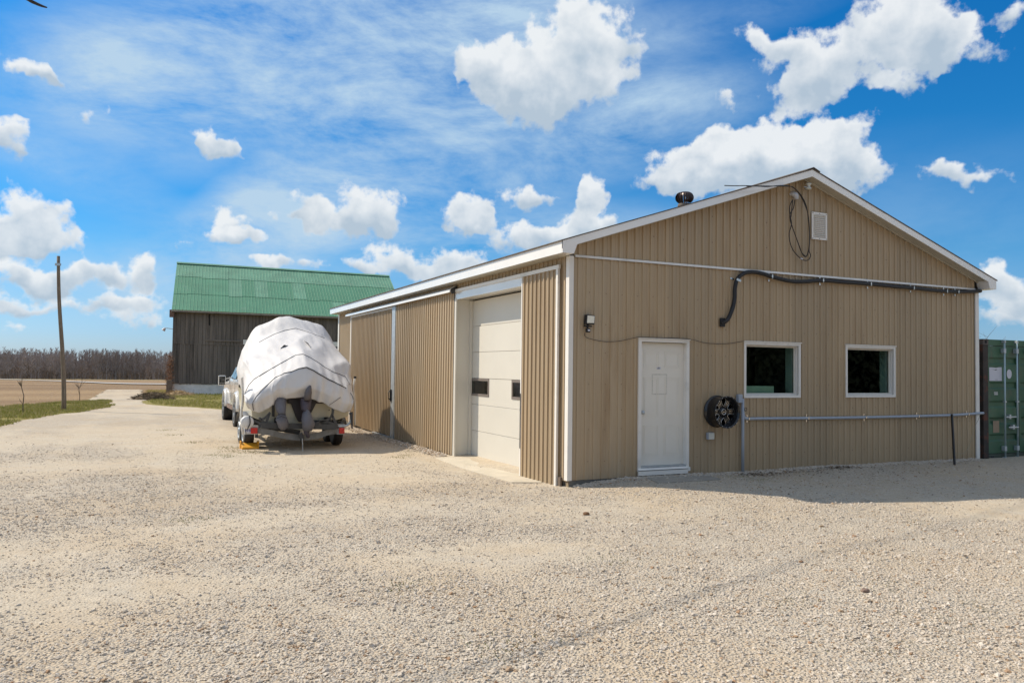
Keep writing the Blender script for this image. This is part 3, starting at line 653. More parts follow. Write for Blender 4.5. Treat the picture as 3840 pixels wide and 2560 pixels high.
for s in (-1, 1):                       # rake fascia in lengths, front
    for (a_, b_) in ((0, .36), (.36, .70), (.70, 1.0)):
        xa = W/2 + s*(W/2+OX)*a_; xb = W/2 + s*(W/2+OX)*b_
        mb = MB(); dy = .0015*(a_ > .3)
        top = lambda x: zr(x)-.002; bot = lambda x: zr(x)-FH
        mb.prism([(xa, -OV-.02-dy, top(xa)), (xb, -OV-.02-dy, top(xb)), (xb, -OV-.02-dy, bot(xb)), (xa, -OV-.02-dy, bot(xa))], (0, .02, 0)); mb.build('rake_fascia', M_fascia, shop)
    xa = W/2+s*(W/2+OX); xi = xa - s*.20; xj = xa - s*.255
    mb = MB(); zb_ = 3.512
    mb.prism([(xa, -OV-.024, zr(xa)-.003), (xj, -OV-.024, zr(xj)-.003), (xj, -OV-.024, zr(xj)-FH), (xi, -OV-.024, zb_), (xa, -OV-.024, zb_)], (0, OV+.02, 0)); mb.build('eave_return', M_fascia, shop)
    mb = MB(); mb.prism([(W/2, -OV, zr(W/2)-FH+.02), (xi, -OV, zr(xi)-FH+.02), (xi, -OV, zr(xi)-FH+.03), (W/2, -OV, zr(W/2)-FH+.03)], (0, OV-.004, 0)); mb.build('soffit', M_soffit, shop)
    mb = MB(); mb.prism([(W/2, -.05, zr(W/2)-FH-.012), (xi, -.05, zr(xi)-FH-.012), (xi, -.05, zr(xi)-FH+.018), (W/2, -.05, zr(W/2)-FH+.018)], (0, .022, 0)); mb.build('rake_moulding', M_soffit, shop)
    # eave fascia along the length, in joined lengths
    y_ = -OV+.0
    while y_ < LEN+OV-.01:
        y2 = min(LEN+OV, y_+3.1)
        mb = MB(); x0_, x1_ = sorted((xa-s*.018, xa+s*.001)); mb.box(x0_, x1_, y_+.001, y2-.001, zb_+.002, zr(xa)-.006); mb.build('eave_fascia', M_fascia, shop); y_ = y2
    mb = MB(); x0_, x1_ = sorted((xa-s*.02, xa-s*(OX+.004))); mb.box(x0_, x1_, .02, LEN+OV, zb_+.004, zb_+.02); mb.build('soffit', M_soffit, shop)
mb = MB(); mb.prism([(W/2, LEN+OV, zr(W/2)), (-OX, LEN+OV, zr(-OX)), (-OX, LEN+OV, zr(-OX)-FH), (W/2, LEN+OV, zr(W/2)-FH), (W+OX, LEN+OV, zr(W+OX)-FH), (W+OX, LEN+OV, zr(W+OX))], (0, .02, 0)); mb.build('rake_fascia', M_fascia, shop)

# man door
do = MB().box(1.335, 2.242, .055, .095, .165, 2.195).build('door', M_mdoor, shop, bevel=.002)
for (a_, b_, c_, d_) in [(1.43, 1.73, .33, .83), (1.85, 2.15, .33, .83), (1.43, 1.73, .98, 1.62), (1.85, 2.15, .98, 1.62), (1.43, 1.73, 1.78, 2.05), (1.85, 2.15, 1.78, 2.05)]:
    mb = MB()
    for w_ in (0, .03):
        t_ = .007; A, B, C_, D_ = a_+w_, b_-w_, c_+w_, d_-w_; mb.box(A, B, .050, .056, C_, C_+t_); mb.box(A, B, .050, .056, D_-t_, D_); mb.box(A, A+t_, .050, .056, C_+t_, D_-t_); mb.box(B-t_, B, .050, .056, C_+t_, D_-t_)
    mb.build('moulding', M_mdoor, do)
mb = MB(); A, B, C_, D_ = 1.60, 1.905, 1.33, 1.675
mb.box(A, B, .0535, .0552, C_, C_+.02); mb.box(A, B, .0535, .0552, D_-.02, D_); mb.box(A, A+.02, .0535, .0552, C_+.02, D_-.02); mb.box(B-.02, B, .0535, .0552, C_+.02, D_-.02)
mb.build('glue_residue', mat('old_glue', (.62, .59, .52), .7, .15, 20), do)
MB().lathe((1.395, .055, 1.04), (0, -1, 0), [(.03, 0), (.032, .006), (.014, .01), (.012, .03), (.028, .04), (.03, .055), (.018, .066)], 20).build('knob', M_galv, do, smooth=True)
MB().box(1.695, 1.775, .052, .0555, 1.75, 1.79).build('number_plate', M_paper, do)
def text_part(s, size, loc, m, parent, rot=(R(90), 0, 0), name='lettering', ext=.0008):
    cu = bpy.data.curves.new('txt', 'FONT'); cu.body = s; cu.size = size; cu.align_x = 'CENTER'; cu.align_y = 'CENTER'; cu.extrude = ext
    t_ = bpy.data.objects.new('txt', cu); COL.objects.link(t_); dg = bpy.context.evaluated_depsgraph_get(); me = bpy.data.meshes.new_from_object(t_.evaluated_get(dg)); bpy.data.objects.remove(t_)
    me.materials.clear(); me.materials.append(m); o = bpy.data.objects.new(name, me); COL.objects.link(o)
    if parent: o.parent = parent; o.matrix_parent_inverse = parent_inv(parent)
    o.location = loc; o.rotation_euler = rot; return o
text_part('301', .04, (1.735, .0508, 1.77), M_black, do)
mb = MB(); mb.box(1.277, 1.335, -.035, .10, .085, 2.20); mb.box(2.242, 2.300, -.035, .10, .085, 2.20); mb.box(1.277, 2.300, -.035, .10, 2.2005, 2.245); mb.box(1.265, 2.312, -.055, -.02, 2.246, 2.262)
mb.build('door_frame', M_white, shop)
mb = MB(); mb.box(1.336, 2.241, -.03, .11, .135, .163); mb.build('threshold', M_galv, shop)
mb = MB(); mb.box(1.27, 2.262, -.06, -.036, .022, .105); mb.box(2.264, 2.312, -.058, -.036, .06, .125); mb.prism([(1.275, -.036, .135), (2.3, -.036, .135), (2.262, -.06, .105), (1.27, -.06, .105)], (0, 0, -.012)); mb.build('sill_board', M_white, shop)

# windows
for i, (a_, b_, c_, d_) in enumerate(WIN):
    fr = MB(); a0, b0, c0, d0 = a_-.045, b_+.045, c_-.045, d_+.045
    for t_, y0, y1, e in ((.044, -.034, .012, 0), (.018, .013, .10, .045)):
        A, B, C_, D_ = a0+e, b0-e, c0+e, d0-e
        fr.box(A, B, y0, y1, C_, C_+t_); fr.box(A, B, y0, y1, D_-t_, D_); fr.box(A, A+t_, y0, y1, C_+t_, D_-t_); fr.box(B-t_, B, y0, y1, C_+t_, D_-t_)
    wf = fr.build('window', M_white, shop)
    MB().box(a0-.012, b0+.012, -.052, -.010, d0+.001, d0+.017).build('drip_cap', M_white, wf)
    sa = MB(); A, B, C_, D_ = a_+.019, b_-.019, c_+.019, d_-.019
    t_ = .017; y0, y1 = .055, .085
    sa.box(A, B, y0, y1, C_, C_+t_); sa.box(A, B, y0, y1, D_-t_, D_); sa.box(A, A+t_, y0, y1, C_+t_, D_-t_); sa.box(B-t_, B, y0, y1, C_+t_, D_-t_); sa.build('sash', M_door, wf)
    MB().box(A+t_, B-t_, .068, .073, C_+t_, D_-t_).build('pane', M_pane, wf)
    MB().box(b_-.0, b_+.012, .131, .30, c_-.05, d_+.05).build('inner_jamb', mat('inner_jamb_paint', (.70, .80, .78), .7), wf)
    # dim room behind, so the glass reads deep
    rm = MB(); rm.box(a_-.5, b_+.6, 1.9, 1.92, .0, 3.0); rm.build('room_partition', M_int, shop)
MB().box(3.60, 4.35, .16, .55, 1.30, 1.475).build('storage_bin', mat('pale_green_bin', (.75, .85, .70), .6), None, label='pale green bin standing just inside the window nearest the door', category='bin')

# gable louvre
lv = MB(); lv.box(5.075, 5.112, -.045, -.026, 4.195, 4.70); lv.box(5.415, 5.455, -.045, -.026, 4.195, 4.70); lv.box(5.112, 5.415, -.045, -.026, 4.195, 4.235); lv.box(5.112, 5.415, -.045, -.026, 4.665, 4.70); lv.box(5.112, 5.415, -.03, -.026, 4.235, 4.665); lv = lv.build('louvre_vent', M_white, shop)
mb = MB()
for k_ in range(12):
    z_ = 4.245+k_*.0355; sp_ = MB(); sp_.prism([(5.115, -.032, z_+.026), (5.115, -.060, z_+.001), (5.115, -.057, z_-.002), (5.115, -.032, z_+.021)], (.298, 0, 0)); sp_.build('slat', M_white, lv)
mb = MB()
for x in (5.095, 5.26, 5.435):
    for z_ in (4.215, 4.68): mb.box(x-.006, x+.006, -.05, -.0455, z_-.006, z_+.006)
mb.build('screw', M_black, lv, kind='stuff')

# overhead door
od = bpy.data.objects.new('overhead_door', None); COL.objects.link(od); od.parent = shop
DX = .33; zt_ = 3.165; hsec = (zt_+.13)/6
for k_ in range(6):
    z1_ = zt_-k_*hsec; z0_ = z1_-hsec+.006
    if k_ == 3:
        mb = MB(); wz0, wz1 = 1.165, 1.505; ys_ = [1.62, 1.90, 2.80, 3.895, 4.80, 4.86]
        e = [1.62, 1.86, 2.79, 3.90, 4.845, 4.86]
        for i in range(5):
            if i in (1, 3): mb.box(DX, DX+.05, e[i], e[i+1], z0_, wz0); mb.box(DX, DX+.05, e[i], e[i+1], wz1, z1_)
            else: mb.box(DX, DX+.05, e[i], e[i+1], z0_, z1_)
        sec = mb.build('door_section', M_door, od)
        for (a_, b_) in ((1.86, 2.79), (3.90, 4.845)):
            f_ = MB(); t_ = .035
            f_.box(DX-.012, DX+.02, a_-.01, b_+.01, wz0-.012, wz0+t_); f_.box(DX-.012, DX+.02, a_-.01, b_+.01, wz1-t_, wz1+.012); f_.box(DX-.012, DX+.02, a_-.01, a_+t_, wz0+t_, wz1-t_); f_.box(DX-.012, DX+.02, b_-t_, b_+.01, wz0+t_, wz1-t_)
            f_.build('window_frame', mat('grey_window_gasket', (.20, .17, .15), .5), od)
            MB().box(DX+.008, DX+.014, a_+t_, b_-t_, wz0+t_, wz1-t_).build('pane', M_pane, od)
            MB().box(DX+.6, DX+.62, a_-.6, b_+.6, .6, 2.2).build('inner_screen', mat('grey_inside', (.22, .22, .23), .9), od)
    else:
        MB().box(DX, DX+.05, 1.62, 4.86, z0_, z1_).build('door_section', M_door, od, bevel=.004)
MB().box(DX-.004, DX+.054, 1.62, 4.86, zt_-6*hsec-.03, zt_-6*hsec+.004).build('bottom_seal', M_black, od)
# jambs, header and stops
mb = MB(); mb.box(-.055, DX+.06, 4.862, 4.90, -.19, 3.19); mb.box(-.06, -.03, 4.80, 4.90, -.19, 3.20); mb.box(DX-.06, DX-.004, 4.80, 4.8615, -.13, 3.165); mb.build('door_jamb', M_door, shop)
mb = MB(); mb.box(-.02, DX+.06, 1.56, 1.61, -.16, 3.19); mb.build('door_jamb', M_door, shop)
mb = MB(); mb.box(-.05, -.022, 1.58, 4.90, 3.185, 3.335); mb.box(-.0215, DX+.06, 1.58, 4.89, 3.192, 3.22); mb.build('door_header', M_fascia, shop)
mb = MB(); mb.box(-.075, -.04, .245, 4.85, 3.337, 3.40); mb.build('header_trim', M_white, shop)
# door sill slab of concrete in front of the opening
MB().prism([(.36, 1.6, G(-.3, 2)+.012), (.36, 4.85, G(-.3, 3)+.012), (-.50, 4.75, G(-.6, 4)+.012), (-.62, 2.9, G(-.6, 3)+.012), (-.55, .9, G(-.6, 1)+.015), (-.1, .7, G(-.3, 1)+.015)], (0, 0, -.12)).build('door_apron', mat('dusty_concrete', (.54, .48, .38), .9, .12, 3, .3, 50), shop)

# sliding leaves on the long wall
def leaf(y0, y1, z0, z1, xo, ragged=0, name='sliding_leaf'):
    lf = bpy.data.objects.new(name, None); COL.objects.link(lf); lf.parent = shop
    jr = random.Random(int(y0*10))
    P3 = lambda u, n_, z: (-xo-n_, u, z)
    zb = (lambda u: z0+ragged*(.5-float(fbm(np.array(u*3.), np.array(1.), 3)))*2) if ragged else z0
    ribbed(y0, y1, zb, z1, P3, parent=lf, depth=.024)
    MB().box(-xo+.003, -xo+.03, y0+.01, y1-.01, z0+.12, z1-.02).build('leaf_frame', M_wood, lf)
    return lf
lA = leaf(.315, 1.565, -.15, 3.335, .05)
MB().box(-.085, -.046, .255, .313, -.12, 3.336).build('edge_trim', M_white, lA)
MB().box(-.076, -.04, 1.567, 1.60, -.17, 3.336).build('edge_trim', M_white, lA)
MB().box(-.084, -.077, 1.574, 1.59, .35, 1.3).build('edge_angle', M_frame, lA)
lB = leaf(4.905, 9.05, -.12, 3.36, .07, .05)
lC = leaf(9.36, 13.96, -.09, 3.28, .055, .05)
MB().box(-.115, -.05, 9.06, 9.355, -.115, 3.345).build('steel_stile', M_galv, lC)
MB().box(-.09, -.05, 9.357, 14.03, 3.282, 3.345).build('top_rail', M_white, lC)
MB().box(-.09, -.05, 13.962, 14.03, -.05, 3.281).build('edge_trim', M_white, lC)
MB().box(-.12, -.055, 9.357, 11.15, -.20, -.095).build('bottom_rail', M_galv, lC)
mb = MB(); mb.box(-.155, -.116, 9.26, 9.33, .84, 1.15); mb.tube([(-.15, 9.30, 1.12), (-.19, 9.30, 1.08), (-.19, 9.30, .92), (-.15, 9.30, .88)], .012); mb.build('latch', M_black, lC)
tk = MB(); tk.prism([(-.05, 4.86, 3.485), (-.19, 4.86, 3.395), (-.195, 4.86, 3.335), (-.18, 4.86, 3.33), (-.17, 4.86, 3.385), (-.05, 4.86, 3.465)], (0, 9.45, 0)); tk.build('track_cover', M_fascia, shop)
mb = MB(); mb.prism([(-.03, 4.845, 3.49), (-.17, 4.845, 3.40), (-.15, 4.845, 3.30), (-.03, 4.845, 3.33)], (0, .03, 0)); mb.tube([(-.12, 4.83, 3.37), (-.12, 4.90, 3.37)], .04, 12); mb.build('track_bracket', M_frame, shop)
MB().tube([(-.12, 4.9, 3.40), (-.12, 14.2, 3.40)], .018, 8).build('track_rail', M_galv, shop)

# ------------------------------------------------------------------ things fixed to the workshop
# turbine roof vent
tv = atd(2567, 742, 17.6); tvx, tvy = tv.x, tv.y; tz = zr(tvx)+TH
tu = thing('turbine_vent', 'dark ribbed turbine vent standing on the left roof slope', 'roof vent', (tvx, tvy, tz))
zc_ = tv.z
MB().lathe((tvx, tvy, tz-.05), (0, 0, 1), [(.16, 0), (.15, .08), (.14, zc_-tz-.09)], 20).build('base', M_roofd, tu, smooth=True)
for k_ in range(22):
    a_ = k_*2*math.pi/22; P = []
    for j in range(9):
        ph = -1.25+j*2.5/8; rr = .08+.115*math.cos(ph); zz = zc_+.125*math.sin(ph); P.append([(tvx+math.cos(a_+s*.12+.12*(j/8))*rr*(1+.05*s), tvy+math.sin(a_+s*.12+.12*(j/8))*rr*(1+.05*s), zz) for s in (-1, 1)])
    MB().grid(P).build('fin', mat('brown_vent_fins', (.06, .04, .035), .35, .2, 10, metal=.6), tu, smooth=True)
MB().lathe((tvx, tvy, zc_+.108), (0, 0, 1), [(.115, 0), (.10, .014), (.03, .02)], 24).build('cap', mat('brown_vent_fins', (.06, .04, .035)), tu, smooth=True)

# floodlight with sensor
fl_ = thing('floodlight', 'black square floodlight with a motion sensor beside the near corner', 'floodlight', (.34, -.02, 2.42))
mb = MB(); mb.prism([(.235, -.10, 2.44), (.375, -.13, 2.44), (.385, -.13, 2.585), (.245, -.10, 2.595)], (0, .07, 0)); hd = mb.build('lamp_head', M_black, fl_, bevel=.006)
mb = MB(); mb.prism([(.252, -.1035, 2.462), (.364, -.1275, 2.462), (.372, -.1275, 2.572), (.260, -.1035, 2.580)], (-.002, -.012, 0)); mb.build('lens', mat('floodlight_lens', (.80, .77, .66), .25, .08, 30), hd)
mb = MB(); mb.box(.24, .36, -.085, -.02, 2.405, 2.425); mb.tube([(.30, -.05, 2.44), (.29, -.06, 2.40), (.285, -.07, 2.37)], .014); mb.tube([(.31, -.03, 2.60), (.31, -.05, 2.585)], .01); mb.build('bracket', M_black, fl_)
MB().box(.26, .322, -.10, -.04, 2.315, 2.378).build('sensor', M_black, fl_, bevel=.008)
MB().box(.272, .310, -.1035, -.099, 2.335, 2.36).build('sensor_window', M_paper, fl_)
fb = [(.258, -.035, 2.31), (.256, -.035, 2.26), (.34, -.035, 2.22), (.6, -.035, 2.182), (.85, -.035, 2.19), (1.05, -.035, 2.225), (1.212, -.035, 2.262), (1.29, -.06, 2.268), (1.8, -.062, 2.272), (2.30, -.058, 2.262), (2.6, -.035, 2.215), (2.87, -.035, 2.203), (3.15, -.035, 2.215), (3.35, -.035, 2.245), (3.48, -.038, 2.268)]
tag(MB().tube(spline(fb, 6), .0045, 6).build('cable', M_wire), 'thin brown cable looping from the floodlight over the door to the window', 'cable')

# thick black hose along the gable
hp = [(3.00, -.03, 2.57), (3.03, -.075, 2.59), (3.10, -.08, 2.66), (3.187, -.08, 2.84), (3.225, -.08, 3.0), (3.233, -.08, 3.176), (3.29, -.08, 3.34), (3.45, -.08, 3.455), (3.666, -.08, 3.485), (3.88, -.08, 3.465), (4.1, -.08, 3.425), (4.503, -.08, 3.375), (4.85, -.08, 3.385), (5.283, -.08, 3.435), (5.9, -.08, 3.435), (6.524, -.08, 3.44), (7.2, -.08, 3.43), (7.719, -.08, 3.43), (8.4, -.08, 3.415), (8.997, -.08, 3.425), (9.5, -.08, 3.455), (9.78, -.08, 3.48), (9.80, .1, 3.48)]
hose = thing('hose', 'thick black flexible hose clipped under the gable trim', 'hose', (3.0, -.03, 2.57))
MB().tube(spline(hp, 5), .036, 12).build('hose_run', M_black, hose, smooth=True)
mb = MB(); mb.box(2.945, 3.045, -.05, -.0245, 2.50, 2.65); mb.lathe((3.0, -.05, 2.575), (0, -1, 0), [(.05, 0), (.045, .02)], 14); mb.build('wall_boot', M_black, hose)
for (x, z_, v) in ((3.285, 3.335, 1), (4.05, 3.432, 0), (5.283, 3.436, 0), (6.524, 3.44, 0), (7.719, 3.43, 0), (8.70, 3.418, 0), (9.05, 3.426, 0)):
    mb = MB()
    if v: mb.bar((x-.11, -.03, z_+.02), (x-.03, -.03, z_), .03, .004, (0, 1, 0)); mb.bar((x-.045, -.118, z_-.005), (x+.05, -.118, z_-.03), .04, .004, (0, 1, 0))
    else:
        mb.box(x-.015, x+.015, -.032, -.028, z_+.038, z_+.095); mb.box(x-.015, x+.015, -.032, -.028, z_-.085, z_-.038); mb.box(x-.015, x+.015, -.121, -.117, z_-.026, z_+.026); mb.box(x-.015, x+.015, -.12, -.03, z_+.037, z_+.041); mb.box(x-.015, x+.015, -.12, -.03, z_-.041, z_-.037)
    mb.build('clamp', M_chrome, hose)

# grey conduit
cdv = thing('conduit', 'grey plastic conduit running low across the gable wall', 'conduit', (3.43, -.06, 0))
MB().tube([(3.437, -.06, -.1), (3.43, -.06, 1.26)], .026, 12).build('riser', M_pvc, cdv, smooth=True)
MB().box(3.315, 3.405, -.09, -.024, 1.19, 1.335).build('junction_box', M_pvc, cdv, bevel=.004)
MB().tube(spline([(3.44, -.06, 1.02), (3.455, -.06, .95), (3.52, -.06, .912), (3.9, -.06, .908), (5.2, -.06, .897), (6.5, -.06, .893), (8.0, -.06, .897), (8.97, -.06, .905), (9.87, -.06, .935)], 6), .026, 12).build('run', M_pvc, cdv, smooth=True)
for x, z_ in ((3.555, .911), (4.95, .899), (6.42, .893), (7.88, .897), (9.38, .918)):
    mb = MB(); mb.box(x-.012, x+.012, -.03, -.026, z_+.027, z_+.07); mb.box(x-.012, x+.012, -.03, -.026, z_-.07, z_-.027); mb.box(x-.012, x+.012, -.092, -.088, z_-.02, z_+.02); mb.build('clamp', M_chrome, cdv)
mb = MB(); ring = [(3.505+.028*math.cos(t_), -.05, 1.075+.028*math.sin(t_)) for t_ in np.linspace(0, 2*math.pi, 17)]; mb.tube(ring, .005, 6); mb.build('hook_ring', M_black, cdv)
jb = thing('switch_box', 'small grey box with a white cover low on the wall', 'electrical box', (2.73, -.03, .62))
MB().box(2.668, 2.79, -.085, -.024, .572, .69).build('box', M_pvc, jb, bevel=.004)
MB().box(2.672, 2.786, -.094, -.0855, .576, .686).build('cover_plate', mat('box_cover', (.62, .62, .56), .5), jb, bevel=.004)

# truck rim bolted to the wall
rim = thing('alloy_wheel', 'deep dish black alloy rim fixed to the wall right of the white door', 'wheel rim', (2.885, -.03, 1.045))
cx_, cz_ = 2.885, 1.045
MB().lathe((cx_, -.028, cz_), (0, -1, 0), [(.272, 0), (.275, .015), (.262, .02), (.245, .05), (.235, .13), (.24, .22), (.262, .262), (.272, .27), (.272, .285), (.258, .288), (.245, .27), (.225, .22), (.215, .13), (.21, .06), (.205, .03), (.0, .028)][:-1]+[(.01, .03)], 56).build('barrel', M_blackm, rim, smooth=True)
fy = -.028-.17
mb = MB(); mb.lathe((cx_, -.028, cz_), (0, -1, 0), [(.01, .10), (.085, .10), (.09, .115), (.085, .165), (.05, .178), (.01, .178)], 32); mb.build('hub', M_blackm, rim, smooth=True)
for k_ in range(6):
    a_ = k_*math.pi/3; c_, s_ = math.cos(a_), math.sin(a_); q = lambda r_, t_, y: (cx_+c_*r_-s_*t_, y, cz_+s_*r_+c_*t_)
    mb = MB(); mb.prism([q(.06, -.034, fy+.015), q(.12, -.045, fy+.008), q(.218, -.060, fy), q(.218, .060, fy), q(.12, .045, fy+.008), q(.06, .034, fy+.015)], (0, .03, 0)); sp_ = mb.build('spoke', M_blackm, rim, bevel=.004)
    mb = MB(); mb.bar(q(.125, -.013, fy-.001), q(.200, -.018, fy-.005), .005, .005, (0, 1, 0)); mb.build('spoke_groove', M_chrome, sp_); mb = MB(); mb.bar(q(.125, .013, fy-.001), q(.200, .018, fy-.005), .005, .005, (0, 1, 0)); mb.build('spoke_groove', M_chrome, sp_)
    w_ = [(.207, -14), (.17, -15), (.13, -12), (.108, -5), (.104, 0), (.108, 5), (.13, 12), (.17, 15), (.207, 14)]
    MB().tube(spline([(cx_+r_*math.cos(a_+R(30+d_)), fy-.003-.03*(r_-.1), cz_+r_*math.sin(a_+R(30+d_))) for r_, d_ in w_], 3), .0038, 6).build('window_edge', M_chrome, rim, smooth=True)
mb = MB(); mb.lathe((cx_, -.028, cz_), (0, -1, 0), [(.046, .179), (.052, .188), (.042, .192), (.038, .181)], 32, True); mb.build('cap_ring', M_chrome, rim, smooth=True)
MB().box(cx_-.026, cx_+.026, fy-.016, fy-.008, cz_-.004, cz_+.004).build('cap_emblem', M_chrome, rim)
for k_ in range(20):
    a_ = (k_+.5)*math.pi/10; MB().lathe((cx_+.262*math.cos(a_), -.028, cz_+.262*math.sin(a_)), (0, -1, 0), [(.007, .285), (.006, .294), (.003, .296)], 8).build('rivet', M_chrome, rim)
for k_ in range(16):
    a_ = (k_+.5)*math.pi/8; MB().lathe((cx_+.216*math.cos(a_), fy+.004, cz_+.216*math.sin(a_)), (0, -1, 0), [(.006, 0), (.005, .01), (.003, .011)], 8).build('rivet', M_chrome, rim)

# service entrance: weatherhead, insulator, drooping wires
wh = thing('weatherhead', 'pale grey weatherhead high under the gable peak with cables below', 'weatherhead', (4.62, -.03, 4.95))
MB().tube(spline([(4.55, -.02, 4.965), (4.575, -.06, 4.975), (4.62, -.10, 4.94), (4.635, -.11, 4.87)], 5), [.02, .022, .026, .03, .034, .038, .042, .045, .047, .048, .048, .046, .043, .038, .033, .03], 14).build('hood', mat('weatherhead_grey', (.50, .50, .52), .5, .1, 10), wh, smooth=True)
ins = thing('insulator', 'white porcelain insulator at the gable peak', 'insulator', (4.9, -.06, 5.13))
MB().lathe((4.91, -.12, 5.08), (0, 0, 1), [(.035, 0), (.05, .012), (.05, .03), (.03, .045), (.03, .075), (.052, .09), (.052, .11), (.02, .12)], 20).build('spool', mat('porcelain', (.60, .62, .58), .3), ins, smooth=True)
mb = MB(); mb.bar((4.91, -.02, 5.09), (4.91, -.17, 5.09), .02, .006); mb.bar((4.80, -.12, 5.12), (4.89, -.12, 5.105), .014, .010); mb.build('bracket', M_galv, ins)
zw = Z(2700, 650, .287)
def wp(x, y, d_=-.10): return tuple(at(*zw(x, y), 1, d_))
w1 = [wp(975, 350), wp(960, 450), wp(915, 540), wp(925, 640), wp(985, 810), wp(1040, 960), wp(1075, 1050), wp(1110, 1088), wp(1140, 1070), wp(1165, 960), wp(1172, 820), wp(1160, 650), wp(1140, 480), wp(1110, 380), wp(1060, 290), wp(990, 210), wp(930, 172, -.2), wp(820, 170, -.35), wp(700, 168, -.45), wp(560, 166, -.52), wp(440, 165, -.56), wp(300, 162, -.6), wp(180, 164, -.62), wp(60, 160, -.65)]
w2 = [wp(945, 350), wp(910, 440), wp(918, 560), wp(935, 660), wp(905, 780), wp(915, 900), wp(960, 1010), wp(1040, 1100), wp(1110, 1138), wp(1160, 1125), wp(1183, 1070), wp(1165, 1010), wp(1170, 880), wp(1168, 700), wp(1146, 520), wp(1105, 400), wp(1030, 260), wp(940, 178, -.2), wp(790, 160, -.36), wp(620, 176, -.5), wp(480, 168, -.55), wp(350, 170, -.6)]
w3 = [wp(950, 345), wp(940, 440), wp(930, 560), wp(915, 600), wp(945, 700), wp(1010, 880), wp(1060, 1020), wp(1100, 1070), wp(1130, 1080), wp(1160, 1000)]
for w_, lab in ((w1, 'long black service cable looping down from the weatherhead and out past the rake'), (w2, 'black service cable with the lowest loop and a white joint'), (w3, 'short black cable hanging beside the longer loops')):
    t_ = tag(MB().tube(spline(w_, 6), .0085, 6).build('service_cable', M_wire, smooth=True), lab, 'cable', 'service cables hanging at the gable')
    if w_ is w2: MB().bar(wp(1050, 1108), wp(1080, 1122), .02, .02).build('joint', M_paper, t_)

# leaning post and thin wire at the right end, slabs by the door
pb = at(3580.7, 1742, 1, -.62); pt_ = at(3569.5, 1553, 1, -.30)
pst = thing('stake', 'thin dark steel stake leaning against the low conduit', 'stake', pb)
MB().bar(pb-Vector((0, 0, .1)), pt_, .035, .03, (1, 0, 0)).build('shaft', mat('dark_stake_steel', (.02, .018, .018), .5), pst)
mb = MB(); mb.bar(pb+(pt_-pb)*.33, pb+(pt_-pb)*.33+Vector((-.05, 0, 0)), .02, .01); mb.build('lug', M_black, pst)
q_ = lambda x, y: at(2900+x*.4463, 1200+y*.4463, 1, -.15)
tag(MB().tube(spline([q_(1738, 785), q_(1720, 840), q_(1690, 900), q_(1665, 990), q_(1640, 1070), q_(1600, 1115), q_(1560, 1122), q_(1533, 1112)], 6), .004, 6).build('wire', mat('yellowish_wire', (.33, .31, .22), .6)), 'thin pale wire curving from the conduit end down to the stake', 'wire')
def slab(pts, lab):
    z_ = max(G(p[0], p[1]) for p in pts)+.012; tag(MB().prism([(x, y, z_) for x, y in pts], (0, 0, -.05)).build('paving_slab', M_slab, bevel=.006), lab, 'paving slab', 'slabs in front of the white door')
slab([(1.38, -.09), (1.97, -.10), (1.85, -.70), (1.20, -.70)], 'left grey paving slab on the gravel below the white door')
slab([(1.98, -.10), (2.56, -.12), (2.46, -.64), (1.865, -.70)], 'right grey paving slab reaching past the white door')

# ------------------------------------------------------------------ shipping container
CX, CY, CZ0, CZ1 = 9.97, .0, -.09, 2.49
ct = thing('shipping_container', 'dark green shipping container with its door end beside the workshop', 'container', (CX+1.22, CY, CZ0))
xR = CX+2.44
for x in (CX, xR-.16):
    MB().box(x, x+.16, CY, CY+.16, CZ0+.12, CZ1-.12).build('corner_post', M_rust, ct)
    for z_ in (CZ0, CZ1-.12):
        mb = MB(); mb.box(x-.006, x+.166, CY-.006, CY+.17, z_, z_+.118); fit = mb.build('corner_casting', M_rust if z_ < 1 else mat('worn_casting', (.10, .08, .07), .7, .4, 12), ct)
        MB().box(x+.05, x+.115, CY-.009, CY-.0065, z_+.025, z_+.09).build('casting_hole', mat('casting_hole', (.35, .30, .27) if z_ > 1 else (.01, .01, .01), .8), fit)
mb = MB(); mb.box(CX+.166, xR-.166, CY+.02, CY+.12, CZ1-.13, CZ1-.005); mb.build('header', M_green, ct)
mb = MB(); mb.box(CX+.166, xR-.166, CY+.02, CY+.12, CZ0+.02, CZ0+.15); sl_ = mb.build('door_sill', mat('sill_green_grey', (.06, .08, .06), .7, .3, 6), ct)
MB().box(CX+.25, CX+.36, CY+.016, CY+.0195, CZ0+.03, CZ0+.11).build('forklift_slot', M_black, sl_)
